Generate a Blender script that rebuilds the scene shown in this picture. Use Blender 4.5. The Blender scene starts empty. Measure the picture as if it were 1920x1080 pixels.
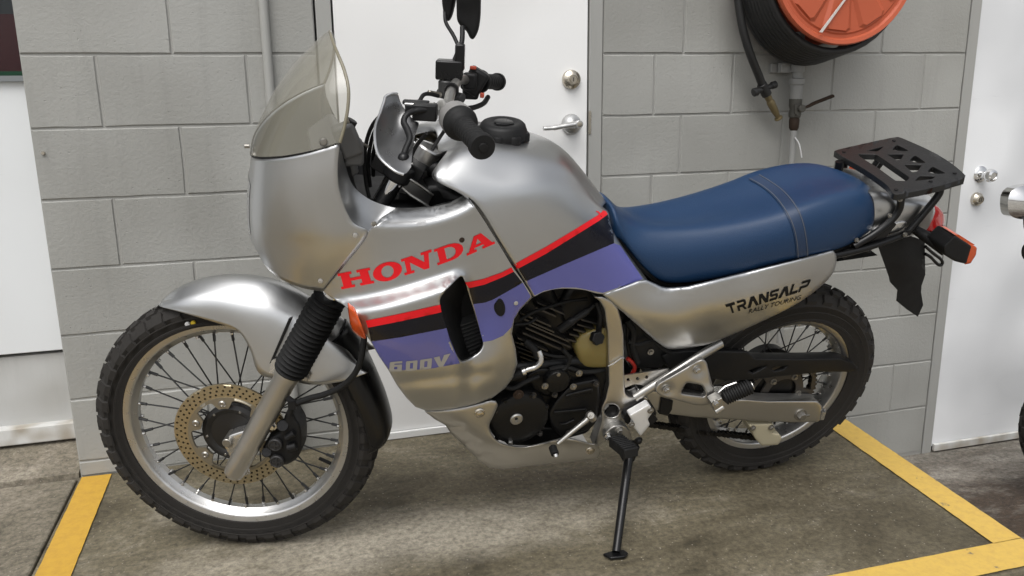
import bpy, bmesh, math, random
import numpy as np
from mathutils import Vector, Matrix
from mathutils.geometry import delaunay_2d_cdt
random.seed(7); R = math.radians
scene = bpy.context.scene; COL = scene.collection
# ------------------------------------------------------------------ camera, sky, sun, exposure
CAMH, FPX, PITCH, ROLL, YAW = 1.1447, 1551.26, .236157, -.0126, .275429
WALL_Y = 2.612
cam = bpy.data.cameras.new('camera'); camo = bpy.data.objects.new('camera', cam); COL.objects.link(camo)
cam.sensor_width = 36; cam.lens = 36*FPX/1920; cam.clip_start = .02; cam.clip_end = 500
_F = Vector((math.sin(YAW)*math.cos(PITCH), math.cos(YAW)*math.cos(PITCH), -math.sin(PITCH)))
_R0 = Vector((math.cos(YAW), -math.sin(YAW), 0)); _U0 = _R0.cross(_F)
_R = math.cos(ROLL)*_R0 + math.sin(ROLL)*_U0; _U = -math.sin(ROLL)*_R0 + math.cos(ROLL)*_U0
camo.matrix_world = Matrix(((_R.x, _U.x, -_F.x, 0), (_R.y, _U.y, -_F.y, 0), (_R.z, _U.z, -_F.z, CAMH), (0, 0, 0, 1)))
scene.camera = camo
SUN_EL, SUN_AZ = R(60), R(212)          # azimuth clockwise from +Y
world = bpy.data.worlds.new('World'); scene.world = world; world.use_nodes = True
wn = world.node_tree.nodes; wl = world.node_tree.links
sky = wn.new('ShaderNodeTexSky'); sky.sky_type = 'NISHITA'; sky.sun_disc = False
sky.sun_elevation = SUN_EL; sky.sun_rotation = SUN_AZ; sky.air_density = 1.0; sky.dust_density = 5.0; sky.ozone_density = 1.0
hs = wn.new('ShaderNodeHueSaturation'); hs.inputs['Saturation'].default_value = .22
wl.new(sky.outputs[0], hs.inputs['Color']); wl.new(hs.outputs[0], wn['Background'].inputs['Color'])
wn['Background'].inputs['Strength'].default_value = .15
sl = bpy.data.lights.new('sun', 'SUN'); sl.energy = 1.1; sl.angle = R(50); sl.color = (1, .995, .98)
so = bpy.data.objects.new('sun', sl); COL.objects.link(so)
sd = Vector((math.sin(SUN_AZ)*math.cos(SUN_EL), math.cos(SUN_AZ)*math.cos(SUN_EL), math.sin(SUN_EL)))
so.rotation_euler = sd.to_track_quat('Z', 'Y').to_euler(); so.location = (0, -3, 6)
scene.view_settings.view_transform = 'Standard'; scene.view_settings.look = 'None'
scene.view_settings.exposure = 0.27; scene.view_settings.gamma = 1
try: scene.view_settings.use_curve_mapping = False
except Exception: pass
scene.render.engine = 'CYCLES'
# ------------------------------------------------------------------ measuring helpers
def cam_ray(px, py): return _F + _R*((px-960)/FPX) + _U*(-(py-540)/FPX)
CAMP = Vector((0, 0, CAMH))
def on_wall(px, py, off=0):
    r = cam_ray(px, py); return CAMP + r*((WALL_Y+off)/r.y)
def on_ground(px, py, z=0):
    r = cam_ray(px, py); return CAMP + r*((z-CAMH)/r.z)
LEAN, STEER, PSI = .29558, -.32773, -.0043
BIKE_M = Matrix.Translation((-.1349, 2.12059, 0)) @ Matrix.Rotation(PSI, 4, 'Z') @ Matrix.Rotation(LEAN, 4, 'X')
BIKE_I = BIKE_M.inverted()
RAKE = R(28); _ax = Vector((math.sin(RAKE), 0, math.cos(RAKE)))
STEER_M = Matrix.Translation((-.108, 0, 0)) @ Matrix.Rotation(STEER, 4, _ax) @ Matrix.Translation((.108, 0, 0))
STEER_I = STEER_M.inverted()
def _unproj(M, px, py, v):
    o = M @ CAMP; d = M.to_3x3() @ cam_ray(px, py); return o + d*((-v-o.y)/d.y)
def P(px, py, v): return _unproj(BIKE_I, px, py, v)          # photo point -> bike frame, v metres left of its centre plane
FRONT_I = STEER_I @ BIKE_I
def S(px, py, v): return _unproj(FRONT_I, px, py, v)         # the same in the turned fork's frame
def on_plane(px, py, p0, n, M=BIKE_I):
    o = M @ CAMP; d = M.to_3x3() @ cam_ray(px, py); return o + d*((p0-o).dot(n)/d.dot(n))
def U(u, v, w): return Vector((u, -v, w))
# ------------------------------------------------------------------ materials
MATS = {}
def mat(name, col, rough=.5, metal=0., var=.12, scale=12., bump=0., bscale=80., coat=0., trans=0., alpha=1., emit=0., rvar=.1, spec=.5, col2=None, ior=1.5):
    if name in MATS: return MATS[name]
    m = bpy.data.materials.new(name); m.use_nodes = True; nt = m.node_tree; N = nt.nodes; Lk = nt.links
    b = N['Principled BSDF']; b.inputs['Roughness'].default_value = rough; b.inputs['Metallic'].default_value = metal
    b.inputs['Specular IOR Level'].default_value = spec; b.inputs['IOR'].default_value = ior
    tc = N.new('ShaderNodeTexCoord'); no = N.new('ShaderNodeTexNoise'); no.inputs['Scale'].default_value = scale; no.inputs['Detail'].default_value = 6
    Lk.new(tc.outputs['Object'], no.inputs['Vector'])
    mx = N.new('ShaderNodeMix'); mx.data_type = 'RGBA'
    c2 = col2 or tuple(max(0, c*(1-2*var)) for c in col)
    mx.inputs['A'].default_value = (*c2, 1); mx.inputs['B'].default_value = (*[min(1, c*(1+var*.5)) for c in col], 1)
    rp = N.new('ShaderNodeMapRange'); rp.inputs['From Min'].default_value = .3; rp.inputs['From Max'].default_value = .22
    Lk.new(no.outputs['Fac'], rp.inputs['Value']); Lk.new(rp.outputs[0], mx.inputs['Factor']); Lk.new(mx.outputs['Result'], b.inputs['Base Color'])
    if rvar:
        rr = N.new('ShaderNodeMapRange'); rr.inputs['To Min'].default_value = max(0, rough-rvar); rr.inputs['To Max'].default_value = min(1, rough+rvar)
        n2 = N.new('ShaderNodeTexNoise'); n2.inputs['Scale'].default_value = scale*2.3; n2.inputs['Detail'].default_value = 4
        Lk.new(tc.outputs['Object'], n2.inputs['Vector']); Lk.new(n2.outputs['Fac'], rr.inputs['Value']); Lk.new(rr.outputs[0], b.inputs['Roughness'])
    if bump:
        nb = N.new('ShaderNodeTexNoise'); nb.inputs['Scale'].default_value = bscale; nb.inputs['Detail'].default_value = 5
        Lk.new(tc.outputs['Object'], nb.inputs['Vector'])
        bp = N.new('ShaderNodeBump'); bp.inputs['Strength'].default_value = bump; bp.inputs['Distance'].default_value = .002
        Lk.new(nb.outputs['Fac'], bp.inputs['Height']); Lk.new(bp.outputs[0], b.inputs['Normal'])
    if coat: b.inputs['Coat Weight'].default_value = coat; b.inputs['Coat Roughness'].default_value = .06
    if trans: b.inputs['Transmission Weight'].default_value = trans
    if alpha < 1: b.inputs['Alpha'].default_value = alpha
    MATS[name] = m; return m
def wall_paint(name, col, col2, bump=.5, big=1.2, stain=.25, scuff=0):
    m = bpy.data.materials.new(name); m.use_nodes = True; N = m.node_tree.nodes; Lk = m.node_tree.links; b = N['Principled BSDF']
    b.inputs['Roughness'].default_value = .62
    g = N.new('ShaderNodeNewGeometry')
    n1 = N.new('ShaderNodeTexNoise'); n1.inputs['Scale'].default_value = big*3; n1.inputs['Detail'].default_value = 8; n1.inputs['Roughness'].default_value = .22
    n2 = N.new('ShaderNodeTexNoise'); n2.inputs['Scale'].default_value = 90; n2.inputs['Detail'].default_value = 8; n2.inputs['Roughness'].default_value = .7
    n3 = N.new('ShaderNodeTexVoronoi'); n3.inputs['Scale'].default_value = 75
    for n in (n1, n2, n3): Lk.new(g.outputs['Position'], n.inputs['Vector'])
    r1 = N.new('ShaderNodeMapRange'); r1.inputs['From Min'].default_value = .35; r1.inputs['From Max'].default_value = .7
    Lk.new(n1.outputs['Fac'], r1.inputs['Value'])
    mx = N.new('ShaderNodeMix'); mx.data_type = 'RGBA'; mx.inputs['A'].default_value = (*col, 1); mx.inputs['B'].default_value = (*col2, 1)
    mm = N.new('ShaderNodeMath'); mm.operation = 'MULTIPLY'; mm.inputs[1].default_value = stain
    Lk.new(r1.outputs[0], mm.inputs[0]); Lk.new(mm.outputs[0], mx.inputs['Factor'])
    sm = N.new('ShaderNodeMapping'); sm.inputs['Scale'].default_value = (9, 9, .9) if scuff < .5 else (2.5, 2.5, 26); Lk.new(g.outputs['Position'], sm.inputs['Vector'])
    n6 = N.new('ShaderNodeTexNoise'); n6.inputs['Scale'].default_value = 2.2; n6.inputs['Detail'].default_value = 9; n6.inputs['Roughness'].default_value = .7; Lk.new(sm.outputs[0], n6.inputs['Vector'])
    r6 = N.new('ShaderNodeMapRange'); r6.inputs['From Min'].default_value = .52 if scuff < .5 else .64; r6.inputs['From Max'].default_value = .75; r6.inputs['To Min'].default_value = 1; r6.inputs['To Max'].default_value = .90; Lk.new(n6.outputs['Fac'], r6.inputs['Value'])
    oi = N.new('ShaderNodeObjectInfo'); r7 = N.new('ShaderNodeMapRange'); r7.inputs['To Min'].default_value = .95; r7.inputs['To Max'].default_value = 1.04; Lk.new(oi.outputs['Random'], r7.inputs['Value'])
    m8 = N.new('ShaderNodeMath'); m8.operation = 'MULTIPLY'; Lk.new(r6.outputs[0], m8.inputs[0]); Lk.new(r7.outputs[0], m8.inputs[1])
    m9 = N.new('ShaderNodeMix'); m9.data_type = 'RGBA'; m9.blend_type = 'MULTIPLY'; m9.inputs['Factor'].default_value = 1; Lk.new(mx.outputs['Result'], m9.inputs['A']); Lk.new(m8.outputs[0], m9.inputs['B']); Lk.new(m9.outputs['Result'], b.inputs['Base Color'])
    r3 = N.new('ShaderNodeMapRange'); r3.inputs['From Min'].default_value = .0; r3.inputs['From Max'].default_value = .16; Lk.new(n3.outputs['Distance'], r3.inputs['Value'])
    n4 = N.new('ShaderNodeTexNoise'); n4.inputs['Scale'].default_value = 14; Lk.new(g.outputs['Position'], n4.inputs['Vector'])
    r4 = N.new('ShaderNodeMapRange'); r4.inputs['From Min'].default_value = .52; r4.inputs['From Max'].default_value = .62; Lk.new(n4.outputs['Fac'], r4.inputs['Value'])
    q = N.new('ShaderNodeMath'); q.operation = 'MULTIPLY_ADD'     # pits only here and there
    iv = N.new('ShaderNodeMath'); iv.operation = 'SUBTRACT'; iv.inputs[0].default_value = 1; Lk.new(r3.outputs[0], iv.inputs[1])
    Lk.new(iv.outputs[0], q.inputs[0]); Lk.new(r4.outputs[0], q.inputs[1]); q.inputs[2].default_value = 0
    sb = N.new('ShaderNodeMath'); sb.operation = 'SUBTRACT'; Lk.new(n2.outputs['Fac'], sb.inputs[0]); Lk.new(q.outputs[0], sb.inputs[1])
    bp = N.new('ShaderNodeBump'); bp.inputs['Strength'].default_value = bump; bp.inputs['Distance'].default_value = .0025
    Lk.new(sb.outputs[0], bp.inputs['Height']); Lk.new(bp.outputs[0], b.inputs['Normal'])
    MATS[name] = m; return m
def concrete(name, cols, rough=.8, streak=(1, 1, 1), specks=.5, patches=()):
    """patches: (centre x, y, radius x, y, colour, strength) - large stains or worn areas with ragged borders"""
    m = bpy.data.materials.new(name); m.use_nodes = True; N = m.node_tree.nodes; Lk = m.node_tree.links; b = N['Principled BSDF']
    b.inputs['Roughness'].default_value = rough
    g = N.new('ShaderNodeNewGeometry'); mp = N.new('ShaderNodeMapping'); mp.inputs['Scale'].default_value = streak; mp.inputs['Rotation'].default_value = (0, 0, R(-8)); Lk.new(g.outputs['Position'], mp.inputs['Vector'])
    n1 = N.new('ShaderNodeTexNoise'); n1.inputs['Scale'].default_value = 3.0; n1.inputs['Detail'].default_value = 10; n1.inputs['Roughness'].default_value = .72
    n1.inputs['Distortion'].default_value = .4
    Lk.new(mp.outputs[0], n1.inputs['Vector'])
    cr = N.new('ShaderNodeValToRGB'); e = cr.color_ramp.elements
    e[0].position = .36; e[0].color = (*cols[0], 1); e[1].position = .66; e[1].color = (*cols[-1], 1)
    for i, c in enumerate(cols[1:-1]): x = e.new(.36+.30*(i+1)/(len(cols)-1)); x.color = (*c, 1)
    Lk.new(n1.outputs['Fac'], cr.inputs['Fac'])
    n2 = N.new('ShaderNodeTexNoise'); n2.inputs['Scale'].default_value = 60; n2.inputs['Detail'].default_value = 9; n2.inputs['Roughness'].default_value = .8; Lk.new(g.outputs['Position'], n2.inputs['Vector'])
    r2 = N.new('ShaderNodeMapRange'); r2.inputs['From Min'].default_value = .36; r2.inputs['From Max'].default_value = .64; r2.inputs['To Min'].default_value = .5; r2.inputs['To Max'].default_value = 1.5
    Lk.new(n2.outputs['Fac'], r2.inputs['Value'])
    mu = N.new('ShaderNodeMix'); mu.data_type = 'RGBA'; mu.blend_type = 'MULTIPLY'; mu.inputs['Factor'].default_value = 1
    Lk.new(cr.outputs[0], mu.inputs['A']); Lk.new(r2.outputs[0], mu.inputs['B'])
    last = mu.outputs['Result']
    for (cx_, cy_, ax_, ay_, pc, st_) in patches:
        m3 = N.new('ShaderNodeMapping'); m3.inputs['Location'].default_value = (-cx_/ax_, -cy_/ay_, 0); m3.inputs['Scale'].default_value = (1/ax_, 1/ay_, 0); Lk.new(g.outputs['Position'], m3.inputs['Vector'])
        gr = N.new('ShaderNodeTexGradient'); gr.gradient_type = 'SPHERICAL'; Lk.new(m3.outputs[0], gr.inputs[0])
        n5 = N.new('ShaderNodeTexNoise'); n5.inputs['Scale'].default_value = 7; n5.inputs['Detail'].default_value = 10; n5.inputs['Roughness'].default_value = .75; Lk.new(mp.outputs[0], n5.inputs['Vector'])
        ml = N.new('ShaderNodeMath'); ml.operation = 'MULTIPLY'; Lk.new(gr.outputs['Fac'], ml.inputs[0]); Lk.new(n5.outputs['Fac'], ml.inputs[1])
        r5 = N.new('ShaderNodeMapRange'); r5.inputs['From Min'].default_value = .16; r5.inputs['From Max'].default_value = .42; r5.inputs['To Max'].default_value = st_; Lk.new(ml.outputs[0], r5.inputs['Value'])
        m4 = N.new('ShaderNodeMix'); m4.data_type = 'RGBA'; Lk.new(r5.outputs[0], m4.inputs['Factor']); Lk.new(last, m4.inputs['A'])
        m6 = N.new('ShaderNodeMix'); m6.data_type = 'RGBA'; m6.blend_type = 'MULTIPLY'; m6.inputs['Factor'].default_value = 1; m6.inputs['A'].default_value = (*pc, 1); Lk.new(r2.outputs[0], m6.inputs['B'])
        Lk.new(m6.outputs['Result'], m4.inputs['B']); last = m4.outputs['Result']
    vo = N.new('ShaderNodeTexVoronoi'); vo.inputs['Scale'].default_value = 95; Lk.new(g.outputs['Position'], vo.inputs['Vector'])
    rs = N.new('ShaderNodeMapRange'); rs.inputs['From Min'].default_value = .12; rs.inputs['From Max'].default_value = .22; rs.inputs['To Min'].default_value = specks; rs.inputs['To Max'].default_value = 0
    Lk.new(vo.outputs['Distance'], rs.inputs['Value'])
    sep = N.new('ShaderNodeSeparateColor'); Lk.new(vo.outputs['Color'], sep.inputs[0])
    gt = N.new('ShaderNodeMath'); gt.operation = 'GREATER_THAN'; gt.inputs[1].default_value = .8; Lk.new(sep.outputs[0], gt.inputs[0])
    mm = N.new('ShaderNodeMath'); mm.operation = 'MULTIPLY'; Lk.new(gt.outputs[0], mm.inputs[0]); Lk.new(rs.outputs[0], mm.inputs[1])
    m2 = N.new('ShaderNodeMix'); m2.data_type = 'RGBA'; m2.inputs['B'].default_value = (.42, .38, .31, 1)
    Lk.new(mm.outputs[0], m2.inputs['Factor']); Lk.new(last, m2.inputs['A']); Lk.new(m2.outputs['Result'], b.inputs['Base Color'])
    bp = N.new('ShaderNodeBump'); bp.inputs['Strength'].default_value = .6; bp.inputs['Distance'].default_value = .003
    Lk.new(n2.outputs['Fac'], bp.inputs['Height']); Lk.new(bp.outputs[0], b.inputs['Normal'])
    MATS[name] = m; return m
def worn_paint(name, col, under, amount=.62):
    m = bpy.data.materials.new(name); m.use_nodes = True; N = m.node_tree.nodes; Lk = m.node_tree.links; b = N['Principled BSDF']; b.inputs['Roughness'].default_value = .6
    g = N.new('ShaderNodeNewGeometry')
    n1 = N.new('ShaderNodeTexNoise'); n1.inputs['Scale'].default_value = 9; n1.inputs['Detail'].default_value = 9; n1.inputs['Roughness'].default_value = .7
    n2 = N.new('ShaderNodeTexNoise'); n2.inputs['Scale'].default_value = 40; n2.inputs['Detail'].default_value = 6; n2.inputs['Roughness'].default_value = .75
    for n in (n1, n2): Lk.new(g.outputs['Position'], n.inputs['Vector'])
    r1 = N.new('ShaderNodeMapRange'); r1.inputs['From Min'].default_value = amount; r1.inputs['From Max'].default_value = amount+.04; Lk.new(n1.outputs['Fac'], r1.inputs['Value'])
    mx = N.new('ShaderNodeMix'); mx.data_type = 'RGBA'; mx.inputs['A'].default_value = (*col, 1); mx.inputs['B'].default_value = (col[0]*.72, col[1]*.66, col[2]*.9, 1)
    r2 = N.new('ShaderNodeMapRange'); r2.inputs['From Min'].default_value = .42; r2.inputs['From Max'].default_value = .7; r2.inputs['To Max'].default_value = .55; Lk.new(n2.outputs['Fac'], r2.inputs['Value']); Lk.new(r2.outputs[0], mx.inputs['Factor'])
    m2 = N.new('ShaderNodeMix'); m2.data_type = 'RGBA'; m2.inputs['B'].default_value = (*under, 1); Lk.new(mx.outputs['Result'], m2.inputs['A']); Lk.new(r1.outputs[0], m2.inputs['Factor'])
    Lk.new(m2.outputs['Result'], b.inputs['Base Color'])
    bp = N.new('ShaderNodeBump'); bp.inputs['Strength'].default_value = .4; bp.inputs['Distance'].default_value = .002; Lk.new(n2.outputs['Fac'], bp.inputs['Height']); Lk.new(bp.outputs[0], b.inputs['Normal'])
    MATS[name] = m; return m
# ------------------------------------------------------------------ mesh helpers
class MB:
    def __init__(s): s.v = []; s.f = []
    def add(s, vf):
        o = len(s.v); s.v += [Vector(a) for a in vf[0]]; s.f += [tuple(i+o for i in f) for f in vf[1]]; return s
    def mirror(s):
        o = len(s.v); n = len(s.f); s.v += [Vector((a.x, -a.y, a.z)) for a in s.v]; s.f += [tuple(i+o for i in reversed(f)) for f in s.f[:n]]; return s
def link(name, mesh, m, parent=None, M=None):
    o = bpy.data.objects.new(name, mesh); COL.objects.link(o)
    if m is not None and not mesh.materials: mesh.materials.append(m)
    if parent: o.parent = parent
    if M is not None: o.matrix_local = M
    return o
def mesh_of(name, vf, smooth=35, bevel=None):
    V, Fc = (vf.v, vf.f) if isinstance(vf, MB) else vf
    me = bpy.data.meshes.new(name); me.from_pydata([tuple(a) for a in V], [], [tuple(f) for f in Fc]); 
    bm = bmesh.new(); bm.from_mesh(me); bmesh.ops.recalc_face_normals(bm, faces=bm.faces); bm.to_mesh(me); bm.free()
    if smooth:
        me.polygons.foreach_set('use_smooth', [True]*len(me.polygons)); me.set_sharp_from_angle(angle=R(smooth))
    me.update(); return me
def obj(name, vf, m, parent=None, smooth=35, bevel=0, M=None, kind=None, label=None):
    o = link(name, mesh_of(name, vf, smooth), m, parent, M)
    if bevel:
        b = o.modifiers.new('bevel', 'BEVEL'); b.width = bevel; b.segments = 2; b.limit_method = 'ANGLE'; b.angle_limit = R(40); b.harden_normals = False
    if kind: o['kind'] = kind
    if label: o['label'] = label
    return o
def objs(name, parts, m, parent=None, **k):
    return [obj(name, p, m, parent, **k) for p in parts]
def pair(name, vf, m, parent=None, **k):
    L = MB().add(vf) if not isinstance(vf, MB) else vf
    obj(name, ([Vector((a.x, -a.y, a.z)) for a in L.v], [tuple(reversed(f)) for f in L.f]), m, parent, **k)
    return obj(name, L, m, parent, **k)
def empty(name, M=None, parent=None, label=None, cat=None, group=None):
    o = bpy.data.objects.new(name, None); COL.objects.link(o); o.empty_display_size = .1
    if parent: o.parent = parent
    if M is not None: o.matrix_local = M
    return tag(o, label, cat, group)
def tag(o, label=None, cat=None, group=None, kind=None):
    for k, x in (('label', label), ('category', cat), ('group', group), ('kind', kind)):
        if x: o[k] = x
    return o
def box(c, s, M=None):
    c = Vector(c); s = Vector(s)/2
    V = [Vector((x*s.x, y*s.y, z*s.z)) for x in (-1, 1) for y in (-1, 1) for z in (-1, 1)]
    V = [c+(M @ a if M else a) for a in V]
    return V, [(0, 1, 3, 2), (4, 6, 7, 5), (0, 4, 5, 1), (2, 3, 7, 6), (0, 2, 6, 4), (1, 5, 7, 3)]
def frame(d):
    d = Vector(d).normalized(); a = Vector((0, 0, 1)) if abs(d.z) < .9 else Vector((1, 0, 0)); x = d.cross(a).normalized(); return x, d.cross(x).normalized(), d
def spline(pts, n=8, closed=False):
    pts = [Vector(p) for p in pts]
    if len(pts) < 3 and not closed: return [pts[0].lerp(pts[1], i/n) for i in range(n+1)]
    out = []; L = len(pts); rng = range(L if closed else L-1)
    for i in rng:
        p1, p2 = pts[i], pts[(i+1) % L]
        p0 = pts[i-1] if (i > 0 or closed) else p1*2-p2
        p3 = pts[(i+2) % L] if (i+2 < L or closed) else p2*2-p1
        for k in range(n):
            t = k/n; out.append(.5*((2*p1)+(p2-p0)*t+(2*p0-5*p1+4*p2-p3)*t*t+(3*p1-p0-3*p2+p3)*t**3))
    if not closed: out.append(pts[-1])
    return out
def tube(path, r, n=12, caps=True, closed=False, flat=1.):
    path = [Vector(p) for p in path]; L = len(path); V = []; Fc = []
    rs = r if isinstance(r, (list, tuple)) else [r]*L
    x = None
    for i, p in enumerate(path):
        d = (path[(i+1) % L]-path[i-1]) if closed else (path[min(i+1, L-1)]-path[max(i-1, 0)])
        d.normalize()
        if x is None: x, y, _ = frame(d)
        x = (x-d*x.dot(d)).normalized(); y = d.cross(x)
        for k in range(n): a = 2*math.pi*k/n; V.append(p+x*(rs[i]*math.cos(a))+y*(rs[i]*flat*math.sin(a)))
    for i in range(L if closed else L-1):
        for k in range(n): j = (i+1) % L; Fc.append((i*n+k, i*n+(k+1) % n, j*n+(k+1) % n, j*n+k))
    if caps and not closed: Fc += [tuple(range(n-1, -1, -1)), tuple((L-1)*n+k for k in range(n))]
    return V, Fc
def lathe(prof, c, axis, n=24, closed=False, arc=None):
    """prof: (radius, height along axis)"""
    x, y, d = frame(axis); c = Vector(c); V = []; Fc = []; L = len(prof)
    for r, h in prof:
        for k in range(n): a = 2*math.pi*k/n; V.append(c+d*h+(x*math.cos(a)+y*math.sin(a))*r)
    for i in range(L if closed else L-1):
        for k in range(n): j = (i+1) % L; Fc.append((i*n+k, i*n+(k+1) % n, j*n+(k+1) % n, j*n+k))
    if not closed:
        if prof[0][0] > 1e-6: Fc.append(tuple(range(n-1, -1, -1)))
        if prof[-1][0] > 1e-6: Fc.append(tuple((L-1)*n+k for k in range(n)))
    return V, Fc
def cyl(a, b, r, n=16, ch=0):
    a = Vector(a); b = Vector(b); h = (b-a).length; ch = ch or r*.12
    return lathe([(0, 0), (r-ch, 0), (r, ch), (r, h-ch), (r-ch, h), (0, h)], a, b-a, n)
def bolt(c, d, r=.006, h=.005, n=6):
    c = Vector(c); x, y, d = frame(d)
    m = MB().add(lathe([(0, -.002), (r*1.5, -.002), (r*1.5, .0012), (0, .0012)], c, d, 14)); m.add(lathe([(0, 0), (r, 0), (r, h*.8), (r*.85, h), (0, h)], c, d, n)); return m.v, m.f
def prism(pts, off, bev=0):
    """closed polygon extruded along off"""
    pts = [Vector(p) for p in pts]; off = Vector(off); n = len(pts); V = pts+[p+off for p in pts]
    return V, [tuple(range(n)), tuple(range(2*n-1, n-1, -1))]+[(i, (i+1) % n, n+(i+1) % n, n+i) for i in range(n)]
def patch(rows, nu=5, nv=5, sym=False):
    """rows of control points -> smooth surface (rows run along, columns across). sym: first column lies on the centre plane"""
    A = []
    for r in rows:
        r = [Vector(p) for p in r]
        if sym:
            q = [Vector((r[1].x, -r[1].y, r[1].z))]+r; s_ = spline(q, nv)[nv:]
        else: s_ = spline(r, nv)
        A.append(s_)
    cols = [spline([a[j] for a in A], nu) for j in range(len(A[0]))]
    n = len(cols); m = len(cols[0]); V = [cols[j][i] for i in range(m) for j in range(n)]
    return V, [(i*n+j, i*n+j+1, (i+1)*n+j+1, (i+1)*n+j) for i in range(m-1) for j in range(n-1)]
def rounded(pts, rad, n=4, closed=True):
    """round the corners of a 2-D outline"""
    pts = [np.array(p, float) for p in pts]; out = []; L = len(pts)
    for i in range(L):
        a, b, c = pts[i-1], pts[i], pts[(i+1) % L]
        la, lc = np.linalg.norm(a-b), np.linalg.norm(c-b); r = min(rad, la*.45, lc*.45)
        p, q = b+(a-b)/la*r, b+(c-b)/lc*r
        for k in range(n+1): t = k/n; out.append((1-t)**2*p+2*t*(1-t)*b+t*t*q)
    return [tuple(p) for p in out]
def curve2(pts, n=6, closed=True): return [(p.x, p.y) for p in spline([Vector((a[0], a[1], 0)) for a in pts], n, closed)]
def dens(poly, sp, closed=True):
    out = []; L = len(poly)
    for i in range(L if closed else L-1):
        a = np.array(poly[i][:2], float); b = np.array(poly[(i+1) % L][:2], float); k = max(1, int(np.ceil(np.linalg.norm(b-a)/sp)))
        out += [tuple(a+(b-a)*j/k) for j in range(k)]
    if not closed: out.append(tuple(poly[-1][:2]))
    return out
def inside(pts, poly):
    x, y = pts[:, 0], pts[:, 1]; c = np.zeros(len(pts), bool); L = len(poly)
    for i in range(L):
        x1, y1 = poly[i]; x2, y2 = poly[i-1]
        if y1 == y2: continue
        h = ((y1 > y) != (y2 > y)) & (x < (x2-x1)*(y-y1)/(y2-y1)+x1); c ^= h
    return c
def dist_poly(pts, poly, closed=True):
    D = np.full(len(pts), 1e9); L = len(poly)
    for i in range(L if closed else L-1):
        a = np.array(poly[i], float); b = np.array(poly[(i+1) % L], float); ab = b-a; l2 = ab@ab
        if l2 == 0: continue
        t = np.clip(((pts-a)@ab)/l2, 0, 1); D = np.minimum(D, np.linalg.norm(pts-(a+t[:, None]*ab), axis=1))
    return D
def tps(ctrl, lam=1e-4):
    C = np.array(ctrl, float); X = C[:, :2]/100; v = C[:, 2]; n = len(X)
    def phi(r): return np.where(r > 1e-9, r*r*np.log(np.maximum(r, 1e-9)), 0)
    K = phi(np.linalg.norm(X[:, None]-X[None], axis=2))+lam*np.eye(n); Q = np.c_[np.ones(n), X]
    A = np.block([[K, Q], [Q.T, np.zeros((3, 3))]]); s = np.linalg.solve(A, np.r_[v, 0, 0, 0])
    def f(p):
        p = np.atleast_2d(np.array(p, float))/100; return phi(np.linalg.norm(p[:, None]-X[None], axis=2))@s[:n]+np.c_[np.ones(len(p)), p]@s[n:]
    return f
def tri(outline, holes=(), sp=8, rings=()):
    """triangulated 2-D region with inner points -> pts, faces, boundary loops; rings = distances of inner edge loops"""
    o = dens(outline, sp*(.6 if rings else 1)); hs = [dens(h, sp*(.6 if rings else 1)) for h in holes]
    pts = list(o); edges = [(i, (i+1) % len(o)) for i in range(len(o))]; loops = [list(range(len(o)))]
    for h in hs:
        b = len(pts); pts += h; edges += [(b+i, b+(i+1) % len(h)) for i in range(len(h))]; loops.append(list(range(b, b+len(h))))
    def clear(g, d):
        k = inside(g, o) & (dist_poly(g, o) > d)
        for h in hs: k &= ~inside(g, h) & (dist_poly(g, h) > d)
        return g[k]
    for q in rings:
        for lp in [o]+hs:
            a = np.array(lp); t = np.roll(a, -1, 0)-np.roll(a, 1, 0); t /= np.linalg.norm(t, axis=1)[:, None]+1e-9; n = np.c_[-t[:, 1], t[:, 0]]
            for sg in (1, -1):
                g = clear(a+n*q*sg, q*.93)
                pts += [tuple(x) for x in g]
    A = np.array(o); x0, y0 = A.min(0); x1, y1 = A.max(0); g = []
    for j, y in enumerate(np.arange(y0+sp*.5, y1, sp*.87)):
        for x in np.arange(x0+(sp*.5 if j % 2 else 0), x1, sp): g.append((x, y))
    if g: pts += [tuple(a) for a in clear(np.array(g), (max(rings) if rings else 0)+sp*.5)]
    r = delaunay_2d_cdt([Vector(p) for p in pts], edges, [], 0, 1e-5)
    V = np.array([(a.x, a.y) for a in r[0]]); remap = {}
    for i, orig in enumerate(r[3]):
        for k in orig: remap[k] = i
    T = np.array([f for f in r[2]]); C = V[T].mean(1); k = inside(C, o)
    for h in hs: k &= ~inside(C, h)
    return V, [tuple(f) for f in T[k]], [[remap[i] for i in l] for l in loops]
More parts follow.
